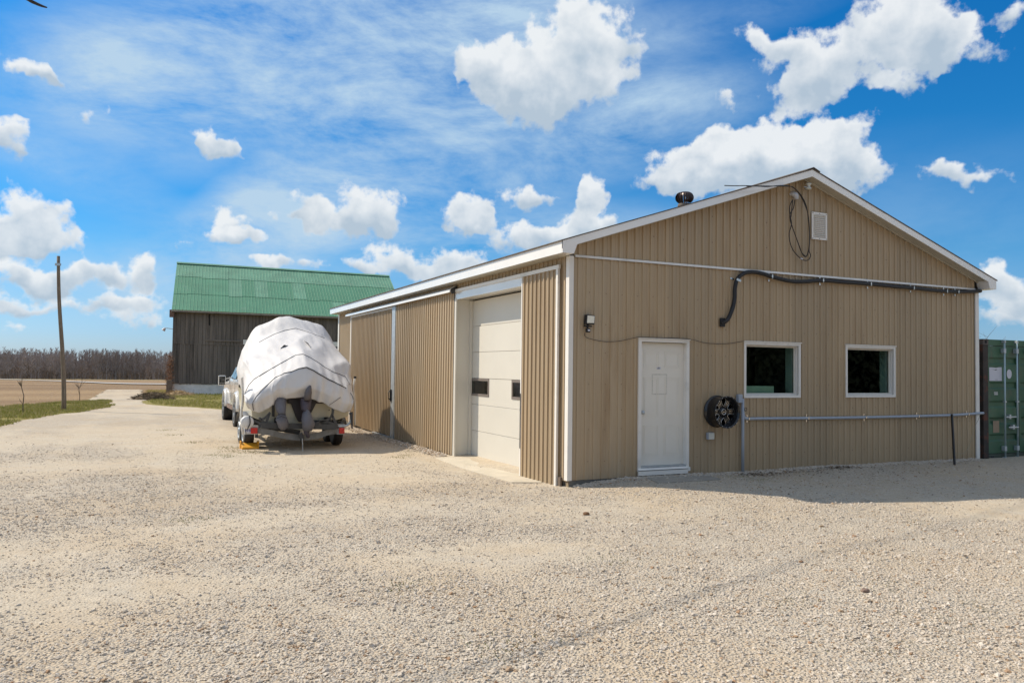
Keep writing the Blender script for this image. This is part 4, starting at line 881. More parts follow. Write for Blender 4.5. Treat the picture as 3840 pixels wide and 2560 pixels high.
for (xa, xb) in ((CX+.17, CX+1.212), (CX+1.228, xR-.17)):
    z0_, z1_ = CZ0+.16, CZ1-.14
    dleaf = bpy.data.objects.new('container_door', None); COL.objects.link(dleaf); dleaf.parent = ct; dleaf.matrix_parent_inverse = parent_inv(ct)
    H_ = z1_-z0_; zs = [z0_]
    prof = [(0, 0)]
    for c_ in (.145, .30, .455, .63, .86 if False else .86):
        prof += [(c_-.035, 0), (c_-.018, .032), (c_+.018, .032), (c_+.035, 0)]
    prof += [(1, 0)]
    P = [[(x, CY+.035+d_, z0_+f_*H_) for x in (xa+.06, xb-.06)] for f_, d_ in prof]
    mb = MB(); mb.grid(P); mb.box(xa, xa+.06, CY+.03, CY+.08, z0_, z1_); mb.box(xb-.06, xb, CY+.03, CY+.08, z0_, z1_); mb.build('door_panel', M_green, dleaf, fix=False)
    mb = MB(); mb.box(xa-.006, xa-.001, CY+.025, CY+.07, z0_, z1_); mb.box(xa, xb, CY+.024, CY+.0295, z1_+.002, z1_+.018); mb.box(xb+.001, xb+.006, CY+.025, CY+.07, z0_, z1_); mb.build('gasket', M_black, dleaf)
    for xo in (.66, .30) if xa < CX+1 else (.75, .38):
        xx = xb-xo if xa < CX+1 else xa+ .98 - xo
        xx = {0: (CX+.66 if xo == .66 else CX+1.08)}.get(0) if xa < CX+1 else xx
        rod = MB().tube([(xx, CY-.03, z0_-.13), (xx, CY-.03, z1_+.13)], .019, 12).build('lock_rod', mat('teal_grey_zinc', (.40, .50, .52), .4, .12, 8, metal=.35), dleaf, smooth=True)
        for z_ in (z0_+.10, z1_-.10): MB().box(xx-.045, xx+.03, CY-.052, CY+.028, z_-.05, z_+.05).build('rod_bracket', M_galv, dleaf, bevel=.006)
        for z_ in (z0_-.10, z1_+.10): MB().box(xx-.022, xx+.022, CY-.05, CY+.018, z_-.03, z_+.02).build('rod_cam', M_galv, dleaf)
        MB().box(xx-.032, xx+.028, CY-.052, CY-.005, 1.15, 1.18).build('rod_guide', M_galv, dleaf)
        hz = .84 if xo in (.66, .75) else .62; sg = 1 if xo in (.66, .75) else -1
        mb = MB(); mb.bar((xx, CY-.055, hz), (xx+sg*.34, CY-.06, hz), .028, .012, (0, 1, 0)); mb.box(xx+sg*.15-.03, xx+sg*.15+.03, CY-.052, CY+.02, hz-.045, hz+.05); mb.build('handle', M_galv, dleaf, bevel=.004)
    for z_ in np.linspace(z0_+.2, z1_-.2, 4):
        xh = xa-.01 if xa < CX+1 else xb-.03
        MB().box(xh-.02, xh+.05, CY+.005, CY+.028, z_-.05, z_+.05).build('hinge', M_green, dleaf)
# sides and roof
mb = MB(); P = []
k_ = 0; y_ = CY+.17
while y_ < CY+5.9:
    P += [(y_, 0), (y_+.07, 0), (y_+.14, .034), (y_+.21, .034)]; y_ += .28
mb.grid([[(CX+.01+d_, yy, z_) for z_ in (CZ0+.1, CZ1-.06)] for yy, d_ in P]); mb.grid([[(xR-.01-d_, yy, z_) for z_ in (CZ0+.1, CZ1-.06)] for yy, d_ in P]); mb.build('side_wall', M_rust, ct, fix=False)
mb = MB(); mb.box(CX+.02, xR-.02, CY+.17, CY+6, CZ1-.055, CZ1-.03); mb.box(CX, CX+.06, CY+.171, CY+6, CZ1-.06, CZ1-.002); mb.box(CX+.02, xR-.02, CY+5.95, CY+6, CZ0, CZ1-.06); mb.box(CX, CX+.06, CY+.171, CY+6, CZ0+.01, CZ0+.12); mb.build('roof_frame', M_green, ct)
# paper, round sticker, small labels on the left door
pc = lambda x, y: at(3690+x*.08929, 1360+y*.08929, 1, CY+.031)
a_, b_, c_, d_ = pc(215, 190), pc(740, 180), pc(745, 760), pc(220, 752)
pp = [a_, pc(300, 188), pc(400, 196), pc(500, 212), pc(600, 190), b_, c_, d_]
sh_ = MB().prism([Vector((p_.x, CY+.028, p_.z)) for p_ in pp], (0, .003, 0)).build('paper_notice', M_paper, ct)
a_, b_ = pc(300, 262), pc(540, 292)
MB().prism([(a_.x, CY+.0262, a_.z), (a_.x+.10, CY+.0262, a_.z-.01), (b_.x, CY+.0262, a_.z-.01), (b_.x, CY+.0262, b_.z+.012), (a_.x+.15, CY+.0262, b_.z-.012)], (0, .0015, 0)).build('marker_stroke', mat('ink', (.05, .04, .06), .6), sh_)
a_ = pc(500, 705); MB().box(a_.x-.03, a_.x+.05, CY+.0262, CY+.0277, a_.z-.006, a_.z+.008).build('fine_print', mat('faint_ink', (.35, .34, .4), .7), sh_)
ce = pc(1055, 470); rx_ = pc(1158, 470).x-ce.x; rz_ = ce.z-pc(1055, 665).z
MB().prism([(ce.x+rx_*math.cos(t_), CY+.028, ce.z+rz_*math.sin(t_)) for t_ in np.linspace(0, 2*math.pi, 28)[:-1]], (0, .003, 0)).build('round_sticker', M_paper, ct)
for (xa, ya, xb, yb) in ((415, 1220, 575, 1270), (425, 1290, 580, 1345)):
    a_, b_ = pc(xa, ya), pc(xb, yb); MB().box(a_.x, b_.x, CY+.028, CY+.031, b_.z, a_.z).build('small_label', M_galv, ct)
a_ = at(3640+252*.3317, 1240+1018*.3317, 1, CY+.031); b_ = at(3640+322*.3317, 1240+1148*.3317, 1, CY+.031)
MB().box(a_.x, b_.x, CY+.028, CY+.031, b_.z, a_.z).build('data_plate', mat('tan_plate', (.30, .22, .15), .6, .1, 10), ct)

# ------------------------------------------------------------------ barn
hb_z = -.30
A0 = atd(641, 1478, 54); A0 = Vector((A0.x, A0.y, 0))
E_ = (rh*math.cos(R(21)) + fh*math.sin(R(21))).normalized(); N_ = Vector((-E_.y, E_.x, 0))   # N_: away from the camera
BL, BD = 15.9, 12.0
def zat(px, py, P0):
    d_ = ray(px, py); t_ = (Vector((P0.x, P0.y, 0))-Vector((CAM.x, CAM.y, 0))).length/Vector((d_.x, d_.y, 0)).length; return CAM.z+d_.z*t_
ze = zat(641, 1157, A0); zs_ = zat(641, 1437, A0)
Rdg = A0+N_*(BD/2); zrg = zat(660, 988, Rdg); zjoin = zat(650, 1287, A0)
barn = thing('barn', 'old weathered grey board barn with a long green metal roof', 'barn', (A0.x, A0.y, hb_z))
def BPt(u, v, z): return A0+E_*u+N_*v+Vector((0, 0, z))
print('BARN', A0, ze, zs_, zrg, zjoin)
M_bw = mat('grey_barn_boards', (.135, .117, .103), .95, .5, 1.0, .5, 20, col2=(.21, .175, .15), c2s=2.2, c2t=(.45, .7), stretch=(2.5, 2.5, .18))
slp = -.008
def dz(u): return slp*u
mb = MB(); mb.prism([BPt(0, .02, hb_z-.8), BPt(BL, .02, hb_z-.8), BPt(BL, .02, zs_+dz(BL)), BPt(0, .02, zs_)], N_*(BD-.04)); mb.build('foundation', M_rubwall, barn)
# boards, upper and lower tier
for (za, zb_, jit, nm) in ((zs_, zjoin+.03, 1, 0), (zjoin, ze+.05, 1, 0)):
    mb = MB(); u = 0
    jr = random.Random(int(za*100))
    while u < BL-.05:
        w_ = jr.uniform(.2, .32); w_ = min(w_, BL-u); o_ = jr.uniform(0, .03)+(.03 if za == zjoin else 0); gp = .016
        if True:
            mb.prism([BPt(u+gp/2, -.03-o_, za-jr.uniform(0, .05)+dz(u)), BPt(u+w_-gp/2, -.03-o_, za-jr.uniform(0, .05)+dz(u)), BPt(u+w_-gp/2, -.03-o_, zb_+dz(u)), BPt(u+gp/2, -.03-o_, zb_+dz(u))], N_*.028)
        u += w_
    mb.build('wall_boards', M_bw, barn, kind='stuff')
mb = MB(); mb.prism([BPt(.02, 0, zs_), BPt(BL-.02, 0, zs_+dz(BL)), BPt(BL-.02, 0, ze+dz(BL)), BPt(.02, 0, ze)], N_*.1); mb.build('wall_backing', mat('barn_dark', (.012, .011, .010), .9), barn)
for uu in (0, BL-.06):     # gable ends
    mb = MB(); v = 0; jr = random.Random(5)
    while v < BD-.02:
        w_ = min(jr.uniform(.2, .32), BD-v); top = lambda q: ze+(zrg-ze)*(1-abs(q-BD/2)/(BD/2))-.06
        mb.prism([BPt(uu, v+.005, zs_+dz(uu)), BPt(uu, v+w_-.005, zs_+dz(uu)), BPt(uu, v+w_-.005, top(v+w_)+dz(uu)), BPt(uu, v+.005, top(v+.01)+dz(uu))], E_*.05); v += w_
    mb.build('end_boards', M_bw, barn, kind='stuff')
mb = MB(); mb.prism([BPt(.02, BD-.1, zs_), BPt(BL-.02, BD-.1, zs_+dz(BL)), BPt(BL-.02, BD-.1, ze+dz(BL)), BPt(.02, BD-.1, ze)], N_*.06); mb.build('rear_wall', M_bw, barn)
# roof sheets, three courses, ribbed
M_groof = mat('green_roof_steel', (.08, .245, .145), .6, .12, .8, .1, 30, col2=(.17, .28, .21), c2s=1.0, c2t=(.55, .8))
M_groof2 = mat('green_roof_steel_faded', (.125, .29, .19), .6, .18, 1.2, .1, 30, col2=(.22, .27, .22), c2s=1.6, c2t=(.6, .78))
rows = ((0, .325), (.325, .69), (.69, 1.0)); ov = .45
def RP(u, f, side, n_):
    # f: 0 eave, 1 ridge
    v = (-ov)*(1-f)+(BD/2)*f if side == 0 else BD-((-ov)*(1-f)+(BD/2)*f)
    slz = (zrg-ze)/(BD/2); z = ze+.20-ov*slz+((BD/2+ov)*slz-.2)*f + .04
    nv = Vector((0, 0, 1)); return BPt(u, v, z+dz(u)+n_)
for side in (0, 1):
    for ri, (fa, fb_) in enumerate(rows):
        u = -.08; jr = random.Random(ri+side*7); ci = 0
        while u < BL+.3:
            w_ = min(.92, BL+.35-u); mb = MB(); P = []
            lift = ri*.02+.004*(ci % 2); x_ = 0; jj = jr.uniform(-.01, .01)
            pr = []
            while x_ < w_-1e-3:
                pr += [(x_, 0), (min(w_, x_+.19), 0), (min(w_, x_+.20), .016), (min(w_, x_+.22), .016)]; x_ += .23
            pr = [p_ for p_ in pr if p_[0] <= w_]+[(w_, 0)]
            f0, f1 = fa-.012+(jj if fa > 0 else 0), fb_
            P = [[RP(u+a_, f_, side, h_+lift) for a_, h_ in pr] for f_ in (f0, f1)]
            mb.grid(P); k0 = len(mb.v)
            mb.build('roof_sheet', M_groof2 if (ri == 2 or jr.random() < .22) else M_groof, barn, fix=False)
            u += w_-.0; ci += 1
mb = MB(); mb.prism([RP(-.10, 1, 0, .07)+N_*(-.25)+Vector((0, 0, -.10)), RP(-.10, 1, 0, .10), RP(-.10, 1, 0, .07)+N_*.25+Vector((0, 0, -.10))], E_*(BL+.46)+Vector((0, 0, slp*(BL+.46)))); mb.build('ridge_cap', M_groof2, barn)
mb = MB(); p0, p1 = RP(-.10, 0, 0, -.02), RP(BL+.36, 0, 0, -.02); mb.bar(p0+Vector((0, 0, -.09))+N_*.03, p1+Vector((0, 0, -.09))+N_*.03, .05, .16); mb.build('eave_board', mat('pale_barn_trim', (.40, .38, .36), .8, .2, 3), barn)
mb = MB(); mb.prism([RP(-.06, 0, 0, -.19), BPt(-.06, .05, ze-.25), BPt(-.06, .05, ze-.2), RP(-.06, 0, 0, -.14)], E_*(BL+.3)+Vector((0, 0, slp*BL))); mb.build('eave_soffit', M_bw, barn)
def bw(px, py, n_=-.09):
    P0 = A0+N_*n_; d_ = ray(px, py); t_ = (P0-CAM).dot(N_)/d_.dot(N_); return CAM+d_*t_
mb = MB(); mb.bar(bw(*z8(445, 850)), bw(*z8(1760, 893)), .10, .10); mb.build('door_track', mat('rusty_rail', (.17, .14, .12), .7, .3, 3), barn)
for (xa, xb, ya) in ((815, 850, 868), (1684, 1748, 889)):
    MB().bar(bw(*z8(xa, ya), -.16), bw(*z8(xb, ya+1), -.16), .05, .34).build('rail_board', M_white, barn)
MB().bar(bw(*z8(475, 710), -.12), bw(*z8(478, 850), -.12), .05, .05).build('batten', M_bw, barn)
MB().bar(bw(*z8(484, 598), -.13), bw(*z8(484, 705), -.13), .09, .03, N_).build('gap_strip', mat('barn_dark', (.012, .011, .010)), barn)  # dark bar in place of an open slit, its shade given as colour
MB().prism([bw(*z8(470, 620), -.10), bw(*z8(560, 622), -.10), bw(*z8(562, 855), -.10), bw(*z8(472, 853), -.10)], N_*.03).build('loft_door', M_bw, barn)
MB().prism([bw(*z8(637, 1285), -.05), bw(*z8(720, 1288), -.05), bw(*z8(720, 1365), -.05), bw(*z8(637, 1360), -.05)], N_*.03).build('doorway_dark', mat('barn_dark', (.012, .011, .010)), barn)  # near-black panel standing for the shade inside an open doorway
MB().prism([bw(*z8(1690, 900), -.10), bw(*z8(1752, 902), -.10), bw(*z8(1754, 980), -.10), bw(*z8(1692, 978), -.10)], N_*.03).build('window_pane', mat('blue_dark_glass', (.03, .06, .10), .1), barn)
mb = MB(); p_ = bw(*z8(128, 740), -.05); mb.tube(spline([p_, p_-E_*.2+Vector((0, 0, .02)), p_-E_*.42+Vector((0, 0, .04)), p_-E_*.5], 4), .025, 6); mb.build('lamp_arm', M_galv, barn)
MB().lathe(p_-E_*.52+Vector((0, 0, .02)), Vector((-.6, 0, -1)), [(.04, -.05), (.10, .08), (.12, .17), (.02, .19)], 12).build('yard_lamp', mat('pinkish_lamp_bowl', (.45, .36, .33), .4), barn)
mb = MB(); mb.bar(bw(*z8(118, 552), -.2), bw(*z8(116, 625), -.2), .3, .3, N_); mb.build('vent_box', mat('rusty_box', (.15, .09, .07), .8, .3, 4), barn)
mb = MB(); q0 = bw(*z8(92, 1240), -.6); q1 = bw(*z8(88, 1372), -.6); mb.bar(q1, q0, .35, .35, N_); mb.build('buttress_post', M_wood, barn)

# ------------------------------------------------------------------ utility pole and saplings
pb = atg(240, 1538); dd = (pb-CAM).dot(fw); pt_ = atd(219, 960, dd)
pl_ = thing('utility_pole', 'tall bare leaning wooden pole at the edge of the grass', 'pole', pb)
pts_ = [pb.lerp(pt_, i/14)+Vector((math.sin(i*.45)*.03, 0, 0)) for i in range(15)]; pts_[0].z -= .4
MB().tube(pts_, [.092-.032*i/14 for i in range(15)], 14).build('shaft', M_pole, pl_, smooth=True)
mb = MB(); mb.bar(pt_+Vector((-.1, 0, -.35)), pt_+Vector((.1, -.08, -.35)), .06, .10); mb.build('band', M_galv, pl_)
def sapling(base, h, name, lab, cat='sapling', m=None, spread=.35, nb=9, th=.02, seed=1, group=None):
    jr = random.Random(seed); t_ = thing(name, lab, cat, base, group)
    tr_ = [base+Vector((jr.uniform(-.03, .03)*i, jr.uniform(-.03, .03)*i, h*i/6)) for i in range(7)]
    MB().tube(tr_, [th*(1-i/8) for i in range(7)], 6).build('trunk', m or M_twig, t_)
    mb = MB()
    for k_ in range(nb):
        f_ = jr.uniform(.25, .95); p0 = tr_[int(f_*6)]; a_ = jr.uniform(0, 6.28); l_ = h*spread*jr.uniform(.5, 1)
        p1 = p0+Vector((math.cos(a_)*l_*.5, math.sin(a_)*l_*.5, l_*.6)); p2 = p1+Vector((math.cos(a_+.4)*l_*.3, math.sin(a_)*l_*.3, l_*.4))
        mb.tube([p0, p1, p2], [th*.45, th*.3, th*.12], 4)
        for _ in range(3):
            q0 = p0.lerp(p1, jr.uniform(.3, 1)); mb.tube([q0, q0+Vector((jr.uniform(-1, 1), jr.uniform(-1, 1), jr.uniform(.3, 1)))*l_*.35], [th*.25, th*.1], 3)
    mb.build('twigs', m or M_twig, t_, kind='stuff')
sapling(atg(*z7(180, 1357)), 2.0, 'sapling', 'short bare sapling in the grass left of the pole', nb=10, th=.022, spread=.2, seed=3)
sapling(atg(*z7(625, 1264)), 2.0, 'sapling', 'tiny bare sapling at the field edge right of the pole', nb=6, th=.02, spread=.25, seed=4)
bt = atd(3672, 1330, 30); bt.z = G(bt.x, bt.y) if False else -.2
sapling(bt, 3.5, 'bare_tree', 'bare branches rising behind the green container', 'tree', nb=34, th=.022, spread=.34, seed=8)
# climbing brush on the barn corner, straw heap and brush pile
mb = MB(); jr = random.Random(4)
for k_ in range(420):
    p0 = bw(*z8(jr.gauss(96, 12), jr.uniform(1000, 1360)), jr.uniform(-.5, -.1)); mb.tube([p0, p0+Vector((jr.uniform(-1, 1), jr.uniform(-.6, .6), jr.uniform(-.7, .8)))*.28], [.018, .006], 3)
tag(mb.build('climbing_vine', mat('dry_vine', (.26, .14, .08), .9, .4, 5)), 'dry reddish vine climbing the near corner of the barn', 'vine')
def heap(name, c0, rx, ry, h, m, lab, cat, seed=1, nb=300):
    th_ = thing(name, lab, cat, c0); P = []; jr = random.Random(seed)
    for i in range(9):
        rr = i/8; P.append([(c0.x+rx*rr*math.cos(a_)*(1+.15*math.sin(3*a_+seed)), c0.y+ry*rr*math.sin(a_), c0.z-.05+h*(1-rr**1.6)*(1+.25*(jr.random()-.5))) for a_ in np.linspace(0, 2*math.pi, 25)])
    MB().grid(P).build('mound', m, th_, smooth=True)
    mb = MB()
    for k_ in range(nb):
        a_ = jr.uniform(0, 6.28); rr = math.sqrt(jr.random()); p0 = Vector((c0.x+rx*rr*math.cos(a_), c0.y+ry*rr*math.sin(a_), c0.z+h*(1-rr**1.6)-.05)); mb.tube([p0, p0+Vector((jr.uniform(-1.3, 1.3), jr.uniform(-1, 1), jr.uniform(.0, .7)))*.22], [.012, .004], 3)
    mb.build('stalks', m, th_, kind='stuff')
c0 = atg(*z7(1395, 1218)); heap('straw_heap', c0, 1.0, .8, .36, M_straw, 'low heap of dry orange straw at the foot of the barn corner', 'heap', 2, 500)
c0 = atg(*z7(1200, 1248)); heap('brush_pile', c0, 1.15, .8, .42, mat('dark_brush', (.12, .085, .05), .95, .5, 3), 'dark brush pile beside the drive left of the barn', 'brush', 3, 900)

# ------------------------------------------------------------------ boat on trailer, cover, truck
def cp(x, y, Y_): return at(*z1(x, y), 1, Y_)
ROWS = [
 (7.02, [(372,975),(432,1020),(500,1030),(575,1000),(640,958),(705,903),(800,893),(940,890),(1040,915),(1140,945),(1250,1003),(1340,1030),(1395,1025)]),
 (6.92, [(362,930),(405,950),(470,930),(550,890),(625,850),(690,800),(800,790),(950,790),(1060,815),(1160,850),(1280,910),(1370,950),(1425,940)]),
 (7.05, [(358,885),(400,880),(470,850),(560,790),(640,740),(705,690),(820,645),(958,592),(1060,635),(1180,710),(1290,775),(1375,830),(1428,870)]),
 (7.75, [(357,840),(385,760),(440,690),(520,620),(620,570),(720,530),(830,500),(935,462),(1045,515),(1160,575),(1270,630),(1360,690),(1408,760)]),
 (8.5, [(350,830),(352,640),(356,532),(430,512),(540,482),(660,442),(790,415),(905,385),(1030,420),(1150,470),(1270,520),(1388,572),(1398,700)]),
 (9.4, [(338,840),(332,660),(352,535),(400,440),(480,370),(600,320),(740,300),(880,290),(990,300),(1110,340),(1210,400),(1292,462),(1380,620)]),
 (10.2, [(330,850),(310,640),(345,500),(400,400),(480,320),(600,270),(720,235),(860,208),(960,225),(1060,265),(1150,310),(1220,370),(1330,600)]),
 (10.8, [(325,860),(282,620),(340,430),(405,300),(470,205),(600,152),(700,108),(800,100),(880,118),(1000,145),(1110,190),(1190,290),(1270,600)]),
 (11.6, [(325,850),(290,650),(335,480),(400,350),(465,260),(580,215),(680,185),(780,175),(850,185),(950,205),(1040,250),(1110,340),(1180,600)]),
 (12.5, [(335,820),(312,690),(345,580),(390,500),(450,440),(530,410),(600,400),(660,395),(720,405),(790,420),(850,470),(900,560),(950,700)]),
 (13.2, [(440,720),(440,660),(450,620),(470,590),(500,570),(530,560),(560,555),(590,555),(620,560),(650,575),(680,600),(700,640),(710,720)])]
base = [[cp(x, y, Y_) for x, y in row] for Y_, row in ROWS]
# refine with splines both ways
def taut(pts, n):
    pts = [Vector(p) for p in pts]; s_ = spline(pts, n); l_ = []
    for a_, b_ in zip(pts[:-1], pts[1:]): l_ += [a_.lerp(b_, k/n) for k in range(n)]
    l_.append(pts[-1]); return [p_.lerp(q_, .68) for p_, q_ in zip(s_, l_)]
r1 = [taut(r_, 8) for r_ in base]; cols = list(zip(*r1)); r2_ = [taut(list(c_), 9) for c_ in cols]; Gd = [list(q) for q in zip(*r2_)]
na, nb_ = len(Gd), len(Gd[0]); Pn = np.array([[tuple(p) for p in r_] for r_ in Gd])
# cloth folds: displacement along the surface normal, sharpened ridges hanging from high points
du = np.gradient(Pn, axis=0); dv = np.gradient(Pn, axis=1); nn = np.cross(dv, du); nn /= (np.linalg.norm(nn, axis=2, keepdims=True)+1e-9)
I, J = np.meshgrid(np.arange(na), np.arange(nb_), indexing='ij')
def ridge(n_): return 1-np.abs(2*n_-1)
f_ = (ridge(fbm(J*.16+I*.05, I*.045, 2))-.6)*.025 + (ridge(fbm(J*.055-I*.06+40, I*.05+J*.03+7, 1))-.6)*.06 + (fbm(J*.3, I*.12, 2)-.5)*.012
hang = np.clip((20-I)/8, 0, 1); f_ = f_ + hang*(ridge(fbm(J*.17+3, I*.02+3, 1))-.6)*.06
Pn = Pn + nn*f_[..., None]
mb = MB(); mb.grid([[tuple(p) for p in r_] for r_ in Pn])
cov = mb.build('boat_cover', M_cover, smooth=True, fix=False); tag(cov, 'loose white tarpaulin boat cover tied down with dark ropes', 'boat cover')
sd = cov.modifiers.new('thick', 'SOLIDIFY'); sd.thickness = .006
bvh = BVHTree.FromPolygons([Vector(v) for v in mb.v], mb.f)
def on_cover(px, py, off=.012):
    d_ = ray(px, py).normalized(); h = bvh.ray_cast(CAM, d_)
    return (h[0]-d_*off) if h[0] else None
def rope(pl, r_=.011, nm='rope', off=.012):
    r_ = r_*.72
    dense = []
    for a_, b_ in zip(pl[:-1], pl[1:]):
        for k_ in range(6): dense.append((a_[0]+(b_[0]-a_[0])*k_/6, a_[1]+(b_[1]-a_[1])*k_/6))
    dense.append(pl[-1]); q = [on_cover(*z1(*p_), off) for p_ in dense]; q = [p_ for p_ in q if p_]
    if len(q) > 2: MB().tube(q, r_, 6).build(nm, M_rope, cov)
rope([(500,348),(560,315),(650,268),(750,232),(860,211),(950,238),(1040,270),(1140,306)], .011)
rope([(362,845),(400,765),(450,710),(520,665),(600,618),(700,560),(790,510),(860,472),(930,463),(1000,495),(1080,545),(1150,595),(1230,640),(1290,660),(1345,682),(1375,735),(1392,765)], .010)
rope([(436,940),(470,880),(530,810),(590,755),(660,690),(740,655)], .009)
rope([(740,652),(820,635),(890,606),(965,592),(1030,622),(1100,665),(1190,715),(1260,748),(1355,798)], .016)
rope([(438,945),(440,985),(445,1015)], .012)
rope([(1190,962),(1250,920),(1300,885)], .007)
rope([(1395,842),(1418,878),(1424,905)], .008)
for (a_, b_, c_) in (((705,404),(750,345),(780,378)), ((935,330),(975,378),(1022,415))):
    q = [on_cover(*z1(*p_), .02) for p_ in (a_, b_, c_)]
    m_ = (q[0]+q[2])/2; MB().prism([q[0]-fw*.05, q[1]-fw*.01, q[2]-fw*.03], fw*.03+Vector((0, 0, .01))).build('vent_flap', M_cover, cov)
    MB().prism([q[0]+Vector((.01, -.02, -.005)), m_+Vector((0, -.03, .045)), q[2]+Vector((-.01, -.02, -.005)), m_+Vector((0, -.02, -.03))], (0, .012, 0)).build('vent_opening', M_black, cov)

boat = thing('motor_boat', 'cream hulled motor boat on a trailer under the white cover', 'boat', (-3.0, 9.5, .3))
TY = 7.35
def hx(x, y): return at(*z1(x, y), 1, TY)
kl = hx(850, 1222); cl = hx(430, 1085); cr = hx(1375, 1090); gl = hx(385, 960); gr_ = hx(1425, 960)
xc = (cl.x+cr.x)/2; hw = (cr.x-cl.x)/2
print('HULL', kl, cl, cr, gl, gr_)
rowsH = []
for Y_, w_, kz, cz, gz in [(TY, 1, kl.z, cl.z, 1.15), (8.5, 1.0, kl.z, cl.z, 1.15), (10, .97, kl.z, cl.z+.03, 1.2), (11.3, .80, kl.z+.08, cl.z+.12, 1.3), (12.3, .5, kl.z+.3, cl.z+.30, 1.4), (13.1, .08, 1.05, 1.1, 1.45)]:
    h_ = hw*w_; g2 = h_+.06*w_
    rowsH.append([(xc-g2, Y_, gz), (xc-h_-.03*w_, Y_, (gz+cz)/2+.05), (xc-h_, Y_, cz+.02), (xc-h_*.93, Y_, cz-.02), (xc-h_*.5, Y_, (kz+cz)/2-.01), (xc, Y_, kz), (xc+h_*.5, Y_, (kz+cz)/2-.01), (xc+h_*.93, Y_, cz-.02), (xc+h_, Y_, cz+.02), (xc+h_+.03*w_, Y_, (gz+cz)/2+.05), (xc+g2, Y_, gz)])
mb = MB(); mb.grid(rowsH); n_ = len(rowsH[0]); mb.f.append(tuple(range(n_))[::-1]); hull = mb.build('hull', M_hull, boat, bevel=.01)
mb = MB(); mb.prism([(xc-hw*.62, TY-.012, kl.z+.30), (xc+hw*.62, TY-.012, kl.z+.30), (xc+hw*.66, TY-.012, 1.05), (xc-hw*.66, TY-.012, 1.05)], (0, .008, 0)); mb.build('transom_panel', M_hull, boat, bevel=.004)
MB().tube([hx(1185, 1010)+Vector((0, -.01, 0)), hx(1185, 1010)+Vector((0, -.03, 0))], .012, 10).build('drain', M_black, boat)
# covered engines: lofted through ellipses (zoom px left, right, y, y-plane, depth)
def loft(secs, m, name, parent, seg=16, wr=.0):
    P = []; jr = random.Random(3)
    for (xl, xr_, yy, Yp, dp) in secs:
        a_ = cp(xl, yy, Yp); b_ = cp(xr_, yy, Yp); c_ = (a_+b_)/2; rx = (b_-a_).length/2
        P.append([(c_.x+rx*math.cos(t_)*(1+wr*math.sin(5*t_+yy)), c_.y+dp*math.sin(t_), c_.z+(b_.z-a_.z)/2*math.cos(t_)) for t_ in np.linspace(0, 2*math.pi, seg+1)])
    mb = MB(); mb.grid(P); mb.f.append(tuple(range(seg))[::-1]); mb.f.append(tuple(range(len(mb.v)-seg-1, len(mb.v)-1))); return mb.build(name, m, parent, smooth=True)
e1 = thing('outboard_engine', 'small outboard engine wrapped in a grey bag, on the left', 'outboard engine', cp(715, 1000, 7.0))
loft([(628,772,890,7.15,.16),(640,770,930,7.1,.15),(655,765,980,7.0,.13),(672,762,1030,6.92,.12),(690,760,1052,6.9,.10)], M_bag, 'leg_bag', e1, wr=.05)
loft([(688,758,1050,6.9,.10),(672,772,1080,6.85,.12),(665,782,1110,6.82,.14),(678,790,1145,6.82,.14),(692,782,1180,6.84,.11),(712,752,1208,6.86,.05)], M_bag, 'gearcase_bag', e1, wr=.06)
MB().tube([cp(686, 1062, 6.76), cp(715, 1050, 6.72), cp(757, 1056, 6.76)], .012, 6).build('strap', M_rope, e1)
MB().tube([cp(668, 1098, 6.70), cp(715, 1072, 6.66), cp(772, 1090, 6.70)], .010, 6).build('strap', M_rope, e1)
mb = MB(); mb.prism([cp(625, 960, 7.34), cp(648, 955, 7.34), cp(650, 1075, 7.34), cp(625, 1070, 7.34)], (0, -.06, 0)); mb.build('bracket', M_frame, e1)
e2 = thing('outboard_engine', 'large raised outboard engine with a dark mount and pale grey bag', 'outboard engine', cp(970, 1100, 6.9), None)
mb = MB(); mb.prism([cp(770, 893, 7.33), cp(1110, 893, 7.33), cp(1150, 945, 7.33), cp(1050, 945, 7.33), cp(1000, 1040, 7.33), cp(925, 1130, 7.33), cp(880, 1120, 7.33), cp(855, 1070, 7.33), cp(810, 950, 7.33), cp(775, 945, 7.33)], (0, -.12, 0)); mb.build('engine_mount', mat('black_engine_metal', (.025, .02, .025), .5, .2, 6), e2, bevel=.01)
loft([(905,1015,895,7.05,.16),(905,1012,950,7.0,.16),(912,1005,1000,6.95,.14),(925,990,1020,6.92,.13)], mat('dark_purple_grey', (.075, .06, .075), .6, .2, 6), 'midsection', e2)
loft([(945,985,1005,6.90,.10),(925,1012,1050,6.85,.13),(915,1030,1100,6.8,.15),(920,1048,1140,6.78,.16),(922,1040,1175,6.78,.15),(930,1015,1215,6.8,.12)], M_bag, 'lower_bag', e2, wr=.04)
loft([(935,1000,1205,6.80,.10),(940,990,1240,6.80,.08),(960,998,1270,6.80,.07),(970,990,1285,6.80,.04)], mat('dark_purple_grey', (.075, .06, .075)), 'skeg', e2)
loft([(992,1010,770,6.88,.02),(965,1016,800,6.86,.06),(946,1018,840,6.84,.09),(941,1012,890,6.86,.10),(938,1008,915,6.9,.10)], mat('smoke_grey_mesh', (.115, .10, .10), .6, .1, 20), 'cowl_tip', e2)

